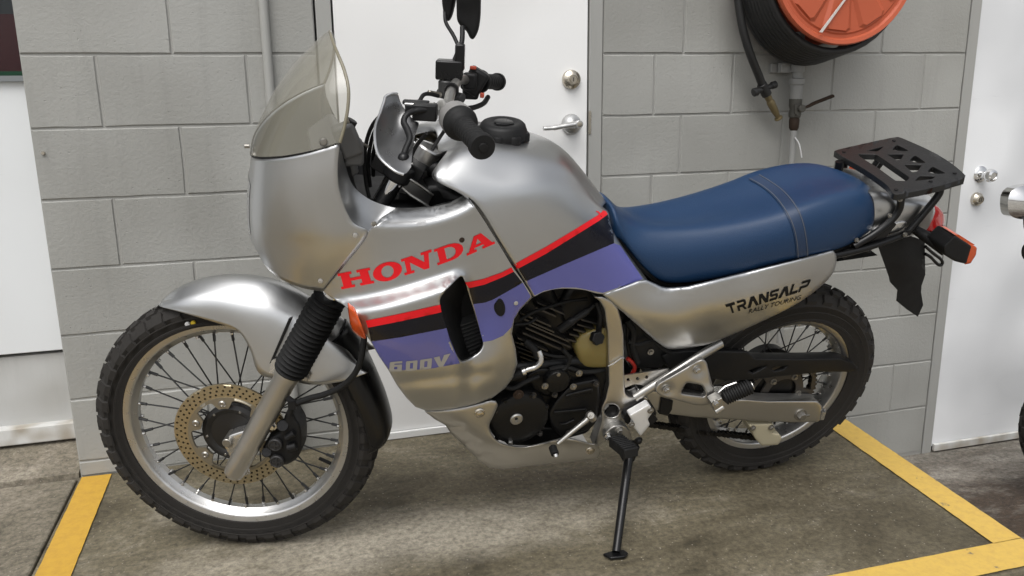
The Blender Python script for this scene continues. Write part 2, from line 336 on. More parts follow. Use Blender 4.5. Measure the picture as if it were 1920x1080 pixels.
def sheet(outline, vf, holes=(), sp=8, th=.003, to=P, roll=None, rollw=None, relax=0):
    """panel: photo outline, v from vf(points); th = thickness towards the centre plane; roll = (pixels, metres) of rounded rim"""
    V, T, loops = tri(outline, holes, sp, [roll[0]*k for k in (.12, .32, .6, 1.)] if roll else ())
    v = vf(V) if callable(vf) else np.full(len(V), float(vf))
    if relax:
        E_ = np.array([(f[i], f[(i+1) % 3]) for f in T for i in range(3)]); E_ = np.vstack([E_, E_[:, ::-1]]); fixed = np.zeros(len(V), bool); fixed[[i for l in loops for i in l]] = True; cnt = np.bincount(E_[:, 0], minlength=len(V)).clip(1)
        for _ in range(relax): av = np.bincount(E_[:, 0], weights=v[E_[:, 1]], minlength=len(V))/cnt; v = np.where(fixed, v, .4*v+.6*av)
    if roll:
        d = dist_poly(V, outline)
        for h in holes: d = np.minimum(d, dist_poly(V, h))
        t = np.clip(1-d/roll[0], 0, 1); v = v-roll[1]*(1-np.sqrt(1-.94*t*t))*(rollw(V) if rollw else 1)
    A = [to(a[0], a[1], b) for a, b in zip(V, v)]
    n = len(A); W_ = A+[p+Vector((0, th, 0)) for p in A]
    Fc = list(T)+[tuple(i+n for i in reversed(f)) for f in T]
    for l in loops:
        for i in range(len(l)): a, b = l[i], l[(i+1) % len(l)]; Fc.append((a, b, b+n, a+n))
    return W_, Fc
def ring2(c, r, n=16, ry=None): ry = ry or r; return [(c[0]+r*math.cos(2*math.pi*k/n), c[1]+ry*math.sin(2*math.pi*k/n)) for k in range(n)]
# ------------------------------------------------------------------ setting: ground, raised pad, painted lines
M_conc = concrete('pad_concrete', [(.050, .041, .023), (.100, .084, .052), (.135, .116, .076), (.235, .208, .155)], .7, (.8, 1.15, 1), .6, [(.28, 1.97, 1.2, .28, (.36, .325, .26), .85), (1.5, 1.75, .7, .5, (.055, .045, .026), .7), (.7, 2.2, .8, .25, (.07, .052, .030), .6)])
M_conc2 = concrete('side_concrete', [(.10, .088, .062), (.155, .135, .10), (.20, .175, .135), (.30, .27, .215)], .85)
M_drive = concrete('drive_concrete', [(.16, .15, .128), (.22, .205, .175), (.27, .25, .215), (.34, .315, .27)], .7, (.6, 1.6, 1), .2, [(2.6, 1.9, 1.6, 1.5, (.045, .030, .019), 1.)])
M_yel = worn_paint('yellow_paint', (.52, .305, .035), (.16, .13, .09), .68)
M_yel2 = worn_paint('yellow_paint_worn', (.60, .40, .085), (.17, .14, .09), .635)
M_blk = wall_paint('wall_paint_grey', (.325, .325, .305), (.245, .243, .222), .75, 1.2, .7)
M_mort = wall_paint('mortar_paint', (.305, .303, .285), (.25, .247, .228), .6)
M_frame = wall_paint('frame_paint_grey', (.31, .31, .293), (.27, .268, .25), .12)
M_door = wall_paint('door_paint_white', (.80, .80, .79), (.66, .655, .64), .05, 1.1, .5, 1)
M_doord = wall_paint('door_paint_dirty', (.72, .73, .74), (.50, .51, .52), .05, 1.1, .9, 1)
M_panel = wall_paint('panel_paint_white', (.66, .68, .69), (.56, .57, .57), .05, 1.0, .5, 1)
M_panel2 = wall_paint('kick_panel_paint', (.47, .475, .465), (.36, .355, .335), .15, 2.0, .8)
M_sill = wall_paint('sill_paint', (.58, .58, .56), (.33, .29, .23), .3, 6, .9)
M_dark = mat('dark_gap', (.01, .01, .01), .9, var=.1)
M_nick = mat('satin_nickel', (.62, .57, .48), .28, 1., .06)
M_chrm = mat('chrome', (.80, .80, .80), .08, 1., .03, rvar=.04)
M_alu = mat('grey_lever_metal', (.55, .55, .54), .38, .85, .05)
def poly_slab(name, pts, z1, z0, m, **k):
    return obj(name, prism([Vector((x, y, z1)) for x, y in pts], (0, 0, z0-z1)), m, smooth=0, **k)
drive = tag(poly_slab('driveway', [(-150, -150), (150, -150), (150, 12), (-150, 12)], -.36, -.6, M_drive), kind='structure')
EX = lambda y: 1.83+(y-1.9)*.102       # right edge of the pad, outer
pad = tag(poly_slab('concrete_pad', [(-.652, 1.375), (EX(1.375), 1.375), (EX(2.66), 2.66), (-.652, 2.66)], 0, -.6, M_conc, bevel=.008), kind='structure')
apron = tag(poly_slab('side_apron', [(-9, 1.375), (-.658, 1.375), (-.658, 2.618), (-9, 2.618)], -.003, -.6, M_conc2, bevel=.006), kind='structure')
def strip(name, a, b, wa, wb, m, z=.004, jag=.0008, n=60):
    """painted band on the pad between two edge lines, with a slightly ragged border"""
    A = [Vector((*a[0], z)), Vector((*a[1], z))]; B = [Vector((*b[0], z)), Vector((*b[1], z))]
    V = []; Fc = []
    for i in range(n+1):
        t = i/n; p = A[0].lerp(A[1], t); q = B[0].lerp(B[1], t); d = (q-p).normalized()
        p = p+d*random.uniform(-jag, jag); q = q+d*random.uniform(-jag, jag)
        for k in range(4): V.append(p.lerp(q, k/3))
    Fc = [(i*4+k, i*4+k+1, i*4+k+5, i*4+k+4) for i in range(n) for k in range(3)]
    return obj(name, (V, Fc), m, pad, smooth=0)
strip('yellow_line', ((-.641, 2.607), (-.636, 1.42)), ((-.556, 2.604), (-.552, 1.42)), 0, 0, M_yel)
strip('yellow_line', ((EX(2.605)-.105, 2.605), (EX(1.49)-.1, 1.49)), ((EX(2.605)-.012, 2.605), (EX(1.49)-.012, 1.49)), 0, 0, M_yel2)
strip('yellow_line', ((-.55, 1.484), (EX(1.49)-.012, 1.492)), ((-.55, 1.388), (EX(1.49)-.015, 1.388)), 0, 0, M_yel2)
# ------------------------------------------------------------------ the building
bld = empty('building', None, None, 'grey painted concrete block building with white doors behind the motorcycle', 'building')
blk_meshes = {}
def block_mesh(w, h, var):
    key = (round(w, 3), round(h, 3), var)
    if key not in blk_meshes:
        rnd = random.Random(hash(key) & 0xffff); b = .0028; d = .19
        V = []; nx, nz = max(3, int(w/.05)), max(2, int(h/.05))
        # front face grid with worn edges, chamfer, sides
        def P_(i, j, ins, y):
            x = -w/2+ins+(w-2*ins)*i/nx; z = -h/2+ins+(h-2*ins)*j/nz; return x, y, z
        ring = [(i, 0) for i in range(nx)]+[(nx, j) for j in range(nz)]+[(i, nz) for i in range(nx, 0, -1)]+[(0, j) for j in range(nz, 0, -1)]
        for i in range(nx+1):
            for j in range(nz+1):
                e = i in (0, nx) or j in (0, nz)
                x, y, z = P_(i, j, b, 0); k = rnd.uniform(-.0012, .0012) if e else 0
                V.append((x+k, rnd.uniform(-.0004, .0004) if e else rnd.uniform(-.0006, .0006), z+k))
        n0 = len(V); Fc = [(i*(nz+1)+j, (i+1)*(nz+1)+j, (i+1)*(nz+1)+j+1, i*(nz+1)+j+1) for i in range(nx) for j in range(nz)]
        for (i, j) in ring: x, y, z = P_(i, j, 0, b); k = rnd.uniform(-.0008, .0004); V.append((x+k, b+rnd.uniform(0, .001), z-k))
        n1 = len(V); L = len(ring)
        for (i, j) in ring: x, y, z = P_(i, j, 0, d); V.append((x, y, z))
        for q in range(L):
            a = ring[q]; c = ring[(q+1) % L]; ia = a[0]*(nz+1)+a[1]; ic = c[0]*(nz+1)+c[1]
            Fc.append((ia, ic, n0+(q+1) % L, n0+q)); Fc.append((n0+q, n0+(q+1) % L, n1+(q+1) % L, n1+q))
        me = mesh_of('block', (V, Fc), 20); me.materials.append(M_blk); blk_meshes[key] = me
    return blk_meshes[key]
def wall_run(x0, x1, jA, jB, z_lo, z_hi, wallpart):
    """courses of 0.2 m; joints jA on even, jB on odd courses counted up from z=.052"""
    k0 = math.floor((z_lo-.052)/.2); k = k0
    while .052+.2*k < z_hi-.02:
        a = max(.052+.2*k, z_lo); b = min(.052+.2*(k+1), z_hi)
        js = [x0]+[j for j in (jA if k % 2 == 0 else jB) if x0+.03 < j < x1-.03]+[x1]
        for p, q in zip(js[:-1], js[1:]):
            w = q-p-.006; h = b-a-.0055
            if h < .02: continue
            o = bpy.data.objects.new('block', block_mesh(w, h, random.randint(0, 2))); COL.objects.link(o); o.parent = wallpart
            o.location = ((p+q)/2, WALL_Y+random.uniform(-.0006, .0018), (a+b)/2); o.rotation_euler = (random.uniform(-.002, .002), 0, random.uniform(-.002, .002))
        k += 1
def mortar(x0, x1, z0, z1):
    return obj('block_wall', box(((x0+x1)/2, WALL_Y+.0042+.08, (z0+z1)/2), (x1-x0-.004, .16, z1-z0)), M_mort, bld, smooth=0)
ZT = 2.66
wl1 = mortar(-.647, .145, 0, ZT); wall_run(-.647, .145, [-.256], [-.457, -.057], .002, ZT, wl1)
wl2 = mortar(1.056, 2.508, -.36, ZT); wall_run(1.056, 2.508, [1.347, 1.74, 2.131], [1.243, 1.537, 1.935, 2.325], -.358, ZT, wl2)
wl3 = mortar(3.52, 5.2, -.36, ZT); wall_run(3.52, 5.2, [3.9, 4.3, 4.7], [3.7, 4.1, 4.5, 4.9], -.358, ZT, wl3)
wl4 = mortar(-3.4, -1.75, 0, ZT); wall_run(-3.4, -1.75, [-2.2, -2.6, -3.0], [-2.0, -2.4, -2.8, -3.2], .002, ZT, wl4)
# doors
def door(x0, x1, z0, z1, m, fr=.047, yd=.004):
    f = MB()
    yb = WALL_Y+.0
    for a, b in ((x0-fr, x0-.002), (x1+.002, x1+fr)): f.add(box(((a+b)/2, yb+.07, (z0+z1)/2), (b-a, .14, z1-z0)))
    f.add(box(((x0+x1)/2, yb+.07, z1+fr/2+.002), (x1-x0+2*fr, .14, fr)))
    d = obj('door', box(((x0+x1)/2, yb+yd+.022, (z0+z1)/2+.012), (x1-x0-.008, .044, z1-z0-.024)), m, bld, smooth=0, bevel=.0015)
    fo = obj('door_frame', f, M_frame, bld, smooth=0, bevel=.002)
    obj('gap_backing', box(((x0+x1)/2, yb+.1, (z0+z1)/2), (x1-x0, .02, z1-z0)), M_dark, bld, smooth=0)
    return d
d1 = door(.196, 1.008, .0, 2.06, M_door); d1['label'] = 'white door with deadbolt and lever handle behind the fuel tank'
d2 = door(2.557, 3.47, -.36, 1.72, M_doord, yd=.008); d2['label'] = 'scuffed white door with round knob at the right edge'
obj('door_sweep', box((.602, WALL_Y-.004, .014), (.80, .012, .024)), M_door, d1, smooth=0, bevel=.002)
obj('door_sweep', box((3.013, WALL_Y-.002, -.338), (.90, .014, .03)), M_sill, d2, smooth=0, bevel=.002)
Y_ = Vector((0, -1, 0))
def deadbolt(c, r, parent):
    c = Vector(c)
    obj('deadbolt', lathe([(0, 0), (r, 0), (r, .003), (r*.94, .012), (r*.62, .021), (r*.58, .0215), (r*.56, .0245), (r*.50, .0255), (r*.46, .0255), (r*.44, .0225), (r*.36, .0225), (r*.35, .026), (0, .026)], c, Y_, 32), M_nick, parent, 30)
    obj('keyhole', box(c+Vector((0, -.0262, 0)), (.0022, .001, r*.45)), M_dark, parent, smooth=0)
deadbolt((.947, WALL_Y+.003, 1.172), .031, d1)
c = Vector((.948, WALL_Y+.003, 1.029))
lh = MB().add(lathe([(0, 0), (.034, 0), (.034, .004), (.030, .011), (.018, .014), (.0125, .02), (.012, .045), (0, .045)], c, Y_, 32))
lh.add(tube(spline([c+Vector((.012, -.048, .002)), c+Vector((-.01, -.050, .001)), c+Vector((-.05, -.052, -.004)), c+Vector((-.082, -.052, -.008)), c+Vector((-.112, -.05, -.009))], 5), [.0135]*5+[.0125]*5+[.011]*5+[.0095]*5+[.009], 14, flat=.75))
lh.add(cyl(c+Vector((.006, -.045, .002)), c+Vector((.006, -.066, .002)), .0125, 20))
obj('lever_handle', lh, M_alu, d1, 40)
obj('key_cylinder', lathe([(0, 0), (.0085, 0), (.0085, .0015), (.006, .002), (0, .002)], c+Vector((.006, -.0655, .002)), Y_, 20), M_nick, d1)
obj('strike_plate', box((1.012, WALL_Y-.0015, 1.033), (.009, .003, .075)), M_nick, bld, smooth=0)
kc = on_wall(1838, 327, .008)
obj('door_knob', lathe([(0, 0), (.033, 0), (.033, .003), (.028, .008), (.015, .012), (.0115, .018), (.0115, .028), (.019, .033), (.0255, .042), (.0262, .052), (.022, .062), (.014, .066), (.0125, .064), (0, .064)], kc, Y_, 32), M_chrm, d2, 40)
deadbolt(on_wall(1830, 373, .008), .027, d2)
# recessed bay at the left
RY = WALL_Y+.2
bay = obj('bay_panel', box((-1.2, RY+.02, .77), (1.1, .04, .83)), M_panel, bld, smooth=0, bevel=.003)
obj('kick_panel', box((-1.2, RY+.035, .225), (1.1, .04, .235)), M_panel2, bld, smooth=0)
obj('panel_gap', box((-1.2, RY+.05, .35), (1.1, .02, .03)), M_dark, bld, smooth=0)
obj('bottom_rail', box((-1.2, RY+.012, .086), (1.1, .06, .056)), M_sill, bld, smooth=0, bevel=.004)
obj('threshold', prism([(-1.75, WALL_Y+.008, .0), (-.655, WALL_Y+.012, .0), (-.655, WALL_Y+.02, .016), (-.655, RY+.05, .056), (-1.75, RY+.05, .056), (-1.75, WALL_Y+.012, .016)][0:0] or [(-1.75, WALL_Y+.008, -.02), (-1.75, WALL_Y+.01, .012), (-1.75, RY+.05, .058), (-1.75, RY+.05, -.02)], (1.098, 0, 0)), M_conc2, bld, smooth=0)
objs('window_frame', (box((-1.2, RY+.01, 1.192), (1.1, .05, .016)), box((-1.2, RY+.03, 2.3), (1.1, .05, .05))), mat('window_alu', (.32, .34, .35), .4, .7), bld, smooth=0)
M_glass = mat('window_glass', (.02, .025, .03), .03, var=0, rvar=0, alpha=.35)
obj('window_pane', box((-1.2, RY+.035, 1.74), (1.1, .005, 1.1)), M_glass, bld, smooth=0)
obj('room_back', box((-1.2, RY+.5, 1.6), (1.6, .02, 1.6)), mat('room_dark', (.16, .17, .17), .8), bld, smooth=0)
obj('red_box', box((-1.2, RY+.2, 1.235), (1.0, .1, .3)), mat('dark_red_card', (.22, .02, .015), .6), bld, smooth=0)
obj('green_edge', box((-1.2, RY+.14, 1.205), (1.0, .02, .022)), mat('green_card', (.03, .30, .10), .5), bld, smooth=0)
obj('lintel', box((-1.2, WALL_Y+.1, 2.5), (1.1, .2, .32)), M_blk, bld, smooth=0)
obj('wall_screw', lathe([(0, 0), (.005, 0), (.005, .006), (.004, .008), (0, .008)], (-.62, WALL_Y, .986), Y_, 10), M_nick, bld)
obj('roof_edge', box((.8, WALL_Y+.1, ZT+.08), (8.4, .3, .16)), M_frame, bld, smooth=0)
# ------------------------------------------------------------------ things on the wall
M_cond = mat('conduit_grey', (.35, .35, .33), .5, var=.06)
cd = obj('conduit_pipe', tube([(.003, WALL_Y-.016, 0.03), (.003, WALL_Y-.016, .6), (.003, WALL_Y-.016, 1.3), (.003, WALL_Y-.016, 2.6)], .0135, 16), M_cond)
tag(cd, 'thin grey vertical conduit pipe on the block wall behind the windscreen', 'pipe')
# hose reel
def circ3(a, b, c):
    ax, ay, bx, by, cx, cy = *a, *b, *c; d = 2*(ax*(by-cy)+bx*(cy-ay)+cx*(ay-by))
    ux = ((ax*ax+ay*ay)*(by-cy)+(bx*bx+by*by)*(cy-ay)+(cx*cx+cy*cy)*(ay-by))/d; uy = ((ax*ax+ay*ay)*(cx-bx)+(bx*bx+by*by)*(ax-cx)+(cx*cx+cy*cy)*(bx-ax))/d
    return ux, uy, math.hypot(ax-ux, ay-uy)
w2 = lambda p: (p.x, p.z)
OFF = -.27
rx, rz, rr = circ3(w2(on_wall(1465, 0, OFF)), w2(on_wall(1703, 0, OFF)), w2(on_wall(1592, 84, OFF)))
reel = empty('hose_reel', Matrix.Translation((rx, WALL_Y, rz)), None, 'wall hose reel with orange disc and black coiled hose above the seat', 'hose reel')
M_org = mat('orange_reel_paint', (.62, .125, .05), .5, var=.16, scale=18, bump=.15, bscale=30)
M_hose = mat('black_hose', (.022, .022, .022), .5, var=.2, bump=.1)
dprof = [(0, .262), (rr*.86, .262), (rr*.88, .258), (rr*.92, .258), (rr*.94, .266), (rr*.985, .268), (rr, .262), (rr, .25), (rr*.9, .25), (0, .25)]
obj('reel_disc', lathe(dprof, (0, 0, 0), Y_, 72), M_org, reel, 30)
rb = MB()
for k in range(10):
    a = 2*math.pi*(k+.35)/10
    e1, e2 = Vector((math.cos(a), 0, math.sin(a))), Vector((-math.sin(a), 0, math.cos(a)))
    o_ = Vector((0, -.262, 0)); q = [(.25, -.018), (.8, -.034), (.84, -.026), (.84, .026), (.8, .034), (.25, .018)]
    lo = [o_+e1*(rr*x)+e2*(y*rr/.17) for x, y in q]; hi = [o_+Vector((0, -.007, 0))+e1*(rr*(x*.97+.012))+e2*(y*.72*rr/.17) for x, y in q]
    n = 6; rb.add((lo+hi, [tuple(range(n, 2*n))]+[(i, (i+1) % n, n+(i+1) % n, n+i) for i in range(n)]))
obj('pressed_ribs', rb, M_org, reel, 20)
a = math.atan2(*(lambda p: (p.z-rz, p.x-rx))(on_wall(1578, 12, OFF)))
st = [on_wall(px, py, OFF-.0085)-Vector((rx, WALL_Y, rz)) for px, py in ((1582, 0), (1586, 0), (1542, 61), (1537, 60))]
obj('white_mark', prism([st[3], st[2], st[1]+(st[1]-st[2])*.6, st[0]+(st[0]-st[3])*.6], (0, .003, 0)), mat('white_chalk', (.7, .66, .62), .7), reel, smooth=0)
obj('reel_back_disc', lathe([(0, .03), (rr, .03), (rr, .042), (0, .042)], (0, 0, 0), Y_, 60), M_org, reel, 30)
obj('axle', lathe([(.035, 0), (.035, .28), (.05, .28), (.05, .3), (0, .3)], (0, 0, 0), Y_, 24), M_alu, reel)
# coil on the drum: the loops lie looser (lower) towards the wall
path = []; turns = 9
for i in range(turns*40+1):
    t = i/40; a = 2*math.pi*t; k = t/turns
    sag = .012+.02*k; Rr = rr*.985
    path.append(Vector((Rr*math.cos(a), -.235+.018*t, Rr*math.sin(a)-sag*(1-math.sin(a))*.8)))
obj('hose_coil', tube(path, .0125, 10), M_hose, reel, 60)
hp = [on_wall(px, py, o) for px, py, o in ((1375, -120, -.09), (1378, -50, -.1), (1384, 0, -.10), (1393, 55, -.1), (1408, 105, -.095), (1424, 145, -.08), (1434, 172, -.07))]
T0 = Vector((rx, WALL_Y, rz))
obj('hanging_hose', tube([p-T0 for p in spline(hp, 6)], .0135, 12), M_hose, reel, 60)
n0, n1 = on_wall(1432, 166, -.072), on_wall(1466, 234, -.05); nd = (n1-n0)
M_brass = mat('dull_brass', (.30, .235, .12), .5, .5, .2)
obj('nozzle_collar', MB().add(cyl(n0-T0-nd*.12, n0-T0+nd*.18, .017, 16)).add(cyl(n0-T0+Vector((-.037, -.004, -.012)), n0-T0+Vector((.04, -.004, .012)), .0095, 14)).add(cyl(n0-T0+Vector((-.042, -.004, -.013)), n0-T0+Vector((-.026, -.004, -.009)), .0145, 14)).add(cyl(n0-T0+Vector((.026, -.004, .009)), n0-T0+Vector((.044, -.004, .014)), .0125, 14)), M_hose, reel)
obj('nozzle', lathe([(0, .0), (.012, .0), (.012, .022), (.0105, .024), (.0125, .03), (.014, .034), (.0135, .05), (.0125, .07), (.010, .088), (.0085, .092), (.0085, .1), (.0145, .102), (.0145, .106), (0, .107)], n0-T0+nd*.15, nd, 16), M_brass, reel)
# water pipe and valve
px0 = on_wall(1491, 200, -.05).x
pipe = empty('water_pipe', Matrix.Translation((px0, WALL_Y, 0)), None, 'grey water pipe with rusty lever valve below the hose reel', 'pipe')
M_pipe = mat('painted_pipe', (.36, .36, .345), .6, var=.15, bump=.3); M_rust = mat('rusty_steel', (.11, .062, .035), .75, .3, .35, scale=60, bump=.4); M_brz = mat('corroded_brass', (.24, .23, .20), .6, .5, .3, scale=80, bump=.4)
Z = lambda py: on_wall(1491, py, -.05).z
def cpl(name, rz_, m, n=16): return obj(name, lathe([(r_, Z(p)-Z(700)) for r_, p in rz_], (0, -.05, Z(700)), (0, 0, 1), n), m, pipe)
cpl('upper_pipe', [(0, 160), (.017, 160), (.017, 60), (0, 60)], M_pipe)
cpl('union_nut', [(0, 192), (.019, 192), (.0215, 188), (.0215, 160), (.026, 158), (.026, 148), (.018, 146), (.018, 140), (0, 140)], M_pipe, 12)
cpl('valve_body', [(0, 222), (.014, 222), (.02, 219), (.0215, 212), (.018, 205), (.022, 198), (.022, 186), (.017, 183), (0, 183)], M_brz, 20)
cpl('reducer', [(0, 246), (.011, 245), (.0165, 240), (.018, 225), (.015, 220), (0, 219)], M_rust, 20)
cpl('lower_pipe', [(0, 640), (.0115, 640), (.0115, 244), (0, 244)], M_pipe)
obj('pipe_bracket', MB().add(box((-.02, -.028, Z(127)), (.075, .022, .032))).add(box((-.03, -.006, Z(127)), (.1, .012, .03))).add(lathe([(.019, -.015), (.0225, -.015), (.0225, .015), (.019, .015)], (0, -.05, Z(127)), (0, 0, 1), 20, closed=True)), M_pipe, pipe, bevel=.002)
l0, l1 = on_wall(1500, 204, -.085)-Vector((px0, WALL_Y, 0)), on_wall(1561, 180, -.09)-Vector((px0, WALL_Y, 0)); lm = l0.lerp(l1, .3)
obj('valve_lever', MB().add(tube([l0, l0.lerp(l1, .25)+Vector((0, 0, -.003)), l0.lerp(l1, .42), l1], [.010, .010, .012, .0125], 8, flat=.5)), M_rust, pipe, 50)
obj('lever_hub', MB().add(cyl((.0, -.06, Z(203)), (.0, -.095, Z(203)), .013, 12)).add(prism([Vector(((x-1491)/1551*2.9, -.082, Z(y))) for x, y in ((1478, 197), (1496, 196), (1497, 206), (1486, 216), (1480, 212))], (0, .006, 0))), M_brz, pipe)
t0 = Vector((0, -.068, Z(262)))
obj('tag_string', tube(spline([t0+Vector((-.005, 0, .01)), t0+Vector((.006, -.008, -.01)), t0+Vector((.010, -.014, -.03)), t0+Vector((.018, -.014, -.06))], 5), .0025, 6), mat('white_string', (.75, .75, .75), .7), pipe)
# ------------------------------------------------------------------ the motorcycle
bike = empty('motorcycle', BIKE_M, None, 'silver dual-sport motorcycle with blue seat leaning on its side stand', 'motorcycle')
from mathutils.bvhtree import BVHTree
def silver(name, col, rough, dirt=.12):
    m = mat(name, col, rough, 1., .03, scale=6, coat=.25, rvar=.04)
    N = m.node_tree.nodes; Lk = m.node_tree.links; b = N['Principled BSDF']
    tc = N['Texture Coordinate']; v = N.new('ShaderNodeTexVoronoi'); v.inputs['Scale'].default_value = 1400; Lk.new(tc.outputs['Object'], v.inputs['Vector'])
    bp = N.new('ShaderNodeBump'); bp.inputs['Strength'].default_value = .05; bp.inputs['Distance'].default_value = .0004; Lk.new(v.outputs['Distance'], bp.inputs['Height']); Lk.new(bp.outputs[0], b.inputs['Normal'])
    return m
M_sil = silver('silver_paint', (.555, .56, .56), .35)
M_silf = silver('silver_frame_paint', (.56, .55, .53), .34)
M_red = mat('red_decal', (.86, .010, .018), .4, var=.03, coat=.1, spec=.3)
M_nav = mat('navy_decal', (.004, .004, .010), .25, var=.1, coat=.1, spec=.3)
M_blu = mat('violet_blue_decal', (.105, .11, .35), .32, var=.05, coat=.5)
M_seat = mat('blue_vinyl', (.011, .043, .112), .38, var=.14, scale=7, spec=.4, bump=.35, bscale=420, rvar=.08)
M_seat2 = mat('blue_vinyl_strap', (.012, .034, .084), .45, var=.1, bump=.25, bscale=420)
M_bpl = mat('black_plastic', (.009, .009, .0095), .5, var=.15, bump=.15, bscale=300, spec=.28)
M_bgl = mat('black_gloss', (.006, .006, .0065), .3, var=.1, spec=.35)
M_rub = mat('black_rubber', (.011, .011, .011), .66, var=.2, bump=.2, bscale=200, spec=.3)
M_eng = mat('engine_black', (.010, .010, .0105), .4, .1, var=.3, bump=.25, bscale=150, spec=.35)
M_fin = mat('fin_edge_metal', (.17, .16, .15), .4, .7, var=.3, scale=40)
M_alum = mat('cast_aluminium', (.50, .49, .465), .36, .92, var=.08, scale=25)
M_alub = mat('bright_aluminium', (.70, .69, .67), .24, .95, var=.05)
M_slid = mat('fork_slider_metal', (.54, .52, .48), .34, .9, var=.08, scale=14)
M_steel = mat('zinc_steel', (.45, .43, .39), .35, .9, var=.15, scale=60)
M_amb = mat('amber_lens', (.78, .10, .008), .2, var=.06, coat=.5); M_amb.node_tree.nodes['Principled BSDF'].inputs['Transmission Weight'].default_value = .25
M_redl = mat('red_lens', (.55, .006, .008), .15, var=.05, coat=.6)
M_white = mat('white_sticker', (.7, .7, .7), .5)
# --- fuel tank
def tank_rows():
    ctr = [(.485, 1.06), (.56, 1.086), (.63, 1.088), (.70, 1.083), (.77, 1.060), (.835, .995), (.89, .93)]
    near = [[(843, 280, .078), (812, 334, .155), (880, 372, .182), (940, 460, .197), (1000, 556, .190)],
            [(890, 273, .088), (872, 322, .150), (926, 382, .186), (973, 460, .197), (1020, 547, .187)],
            [(952, 282, .092), (942, 330, .148), (982, 366, .176), (1015, 450, .190), (1052, 541, .180)],
            [(1015, 293, .088), (1010, 322, .132), (1030, 358, .158), (1056, 440, .176), (1092, 543, .167)],
            [(1058, 304, .078), (1060, 332, .110), (1072, 370, .134), (1096, 438, .154), (1130, 551, .152)],
            [(1090, 338, .064), (1096, 358, .085), (1107, 386, .104), (1128, 440, .126), (1172, 540, .137)],
            [(1126, 384, .050), (1133, 392, .064), (1141, 402, .080), (1150, 440, .102), (1212, 527, .120)]]
    rows = []
    for (u, w), nr in zip(ctr, near): rows.append([U(u, 0, w)]+[P(*a) for a in nr])
    last = rows[-1]; rows.append([p+Vector((.012, -.35*p.y, -.01)) for p in last])
    first = rows[0]; rows.insert(0, [p+Vector((.004, -.22*p.y, -.012)) for p in first])
    return rows
tv = patch(tank_rows(), 7, 6, sym=True)
tm = MB().add(tv).mirror()
def relax(o, n, f=.5):
    bm = bmesh.new(); bm.from_mesh(o.data); vs = [v for v in bm.verts if not v.is_boundary]
    for _ in range(n): bmesh.ops.smooth_vert(bm, verts=vs, factor=f, use_axis_x=True, use_axis_y=True, use_axis_z=True)
    bm.to_mesh(o.data); bm.free(); o.data.update()
tank = obj('fuel_tank', tm, M_sil, bike, 60)
def weld(o, d=.0004):
    bm = bmesh.new(); bm.from_mesh(o.data); bmesh.ops.remove_doubles(bm, verts=bm.verts, dist=d); bmesh.ops.recalc_face_normals(bm, faces=bm.faces); bm.to_mesh(o.data); bm.free(); o.data.update()
weld(tank); relax(tank, 8)
def bvh_of(o):
    bm = bmesh.new(); bm.from_mesh(o.data); t = BVHTree.FromBMesh(bm); bm.free(); return t
CAML = BIKE_I @ CAMP
def caster(tree, eps=.0007, fallback=.12):
    """photo point -> point on that shell"""
    def to(px, py, v=0):
        d = (BIKE_I.to_3x3() @ cam_ray(px, py)).normalized(); h = tree.ray_cast(CAML, d)
        if h[0] is None:
            h = tree.find_nearest(P(px, py, fallback)); n = h[1]
            if n.dot(d) > 0: n = -n
            return h[0]+n*eps
        n = h[1]
        if n.dot(d) > 0: n = -n
        return h[0]+n*eps
    return to
def decal(name, poly, vf, m, parent, to=P, eps=.0008, sp=6, holes=()):
    V, T, _ = tri(poly, holes, sp)
    if vf is None: A = [to(a[0], a[1]) for a in V]
    else: A = [to(a[0], a[1], b+eps) for a, b in zip(V, vf(V))]
    return obj(name, (A, T), m, parent, 60)
tcast = caster(bvh_of(tank))
red_t, red_b = [(959, 498), (1023, 463), (1073, 433), (1123, 402), (1135, 391)], [(963, 508), (1023, 476), (1073, 445), (1123, 414), (1143, 399)]
nav_b = [(978, 531), (1057, 496), (1123, 468), (1151, 456)]
decal('red_stripe', red_t+[(1139, 388)]+red_b[::-1], None, M_red, tank, tcast)
decal('navy_stripe', red_b+[(1147, 402), (1150, 440)]+nav_b[::-1], None, M_nav, tank, tcast)
decal('blue_stripe', nav_b+[(1163, 461), (1205, 523)]+[(1130, 549), (1110, 545), (1080, 539), (1052, 539), (1020, 545), (998, 556)], None, M_blu, tank, tcast)
# filler cap
cc = U(.628, .0, 1.087); cd_ = Vector((-.03, 0, 1))
cap = obj('filler_cap', lathe([(0, 0), (.052, 0), (.056, .006), (.056, .014), (.054, .018), (.050, .03), (.046, .034), (.040, .036), (.034, .0365), (.028, .0345), (0, .0345)], cc, cd_, 40), M_bpl, tank, 40)
cn = MB()
for k in range(8):
    a = 2*math.pi*k/8+.3; e = Vector((math.cos(a), math.sin(a), 0))
    cn.add(lathe([(0, -.016), (.015, -.016), (.015, -.001), (.012, .003), (0, .003)], cc+e*.046+Vector((0, 0, .016)), (0, 0, 1), 14))
obj('grip_notches', cn, M_bpl, cap, 40)
obj('lock_flap', MB().add(tube([cc+Vector((-.02+.004*k, -.012-.006*math.sin(math.pi*k/10), .0362)) for k in range(11)], .0014, 6)).add(lathe([(0, 0), (.021, 0), (.021, .0022), (.0195, .003), (0, .003)], cc+Vector((0, 0, .0345)), (0, 0, 1), 24)), M_bgl, cap)
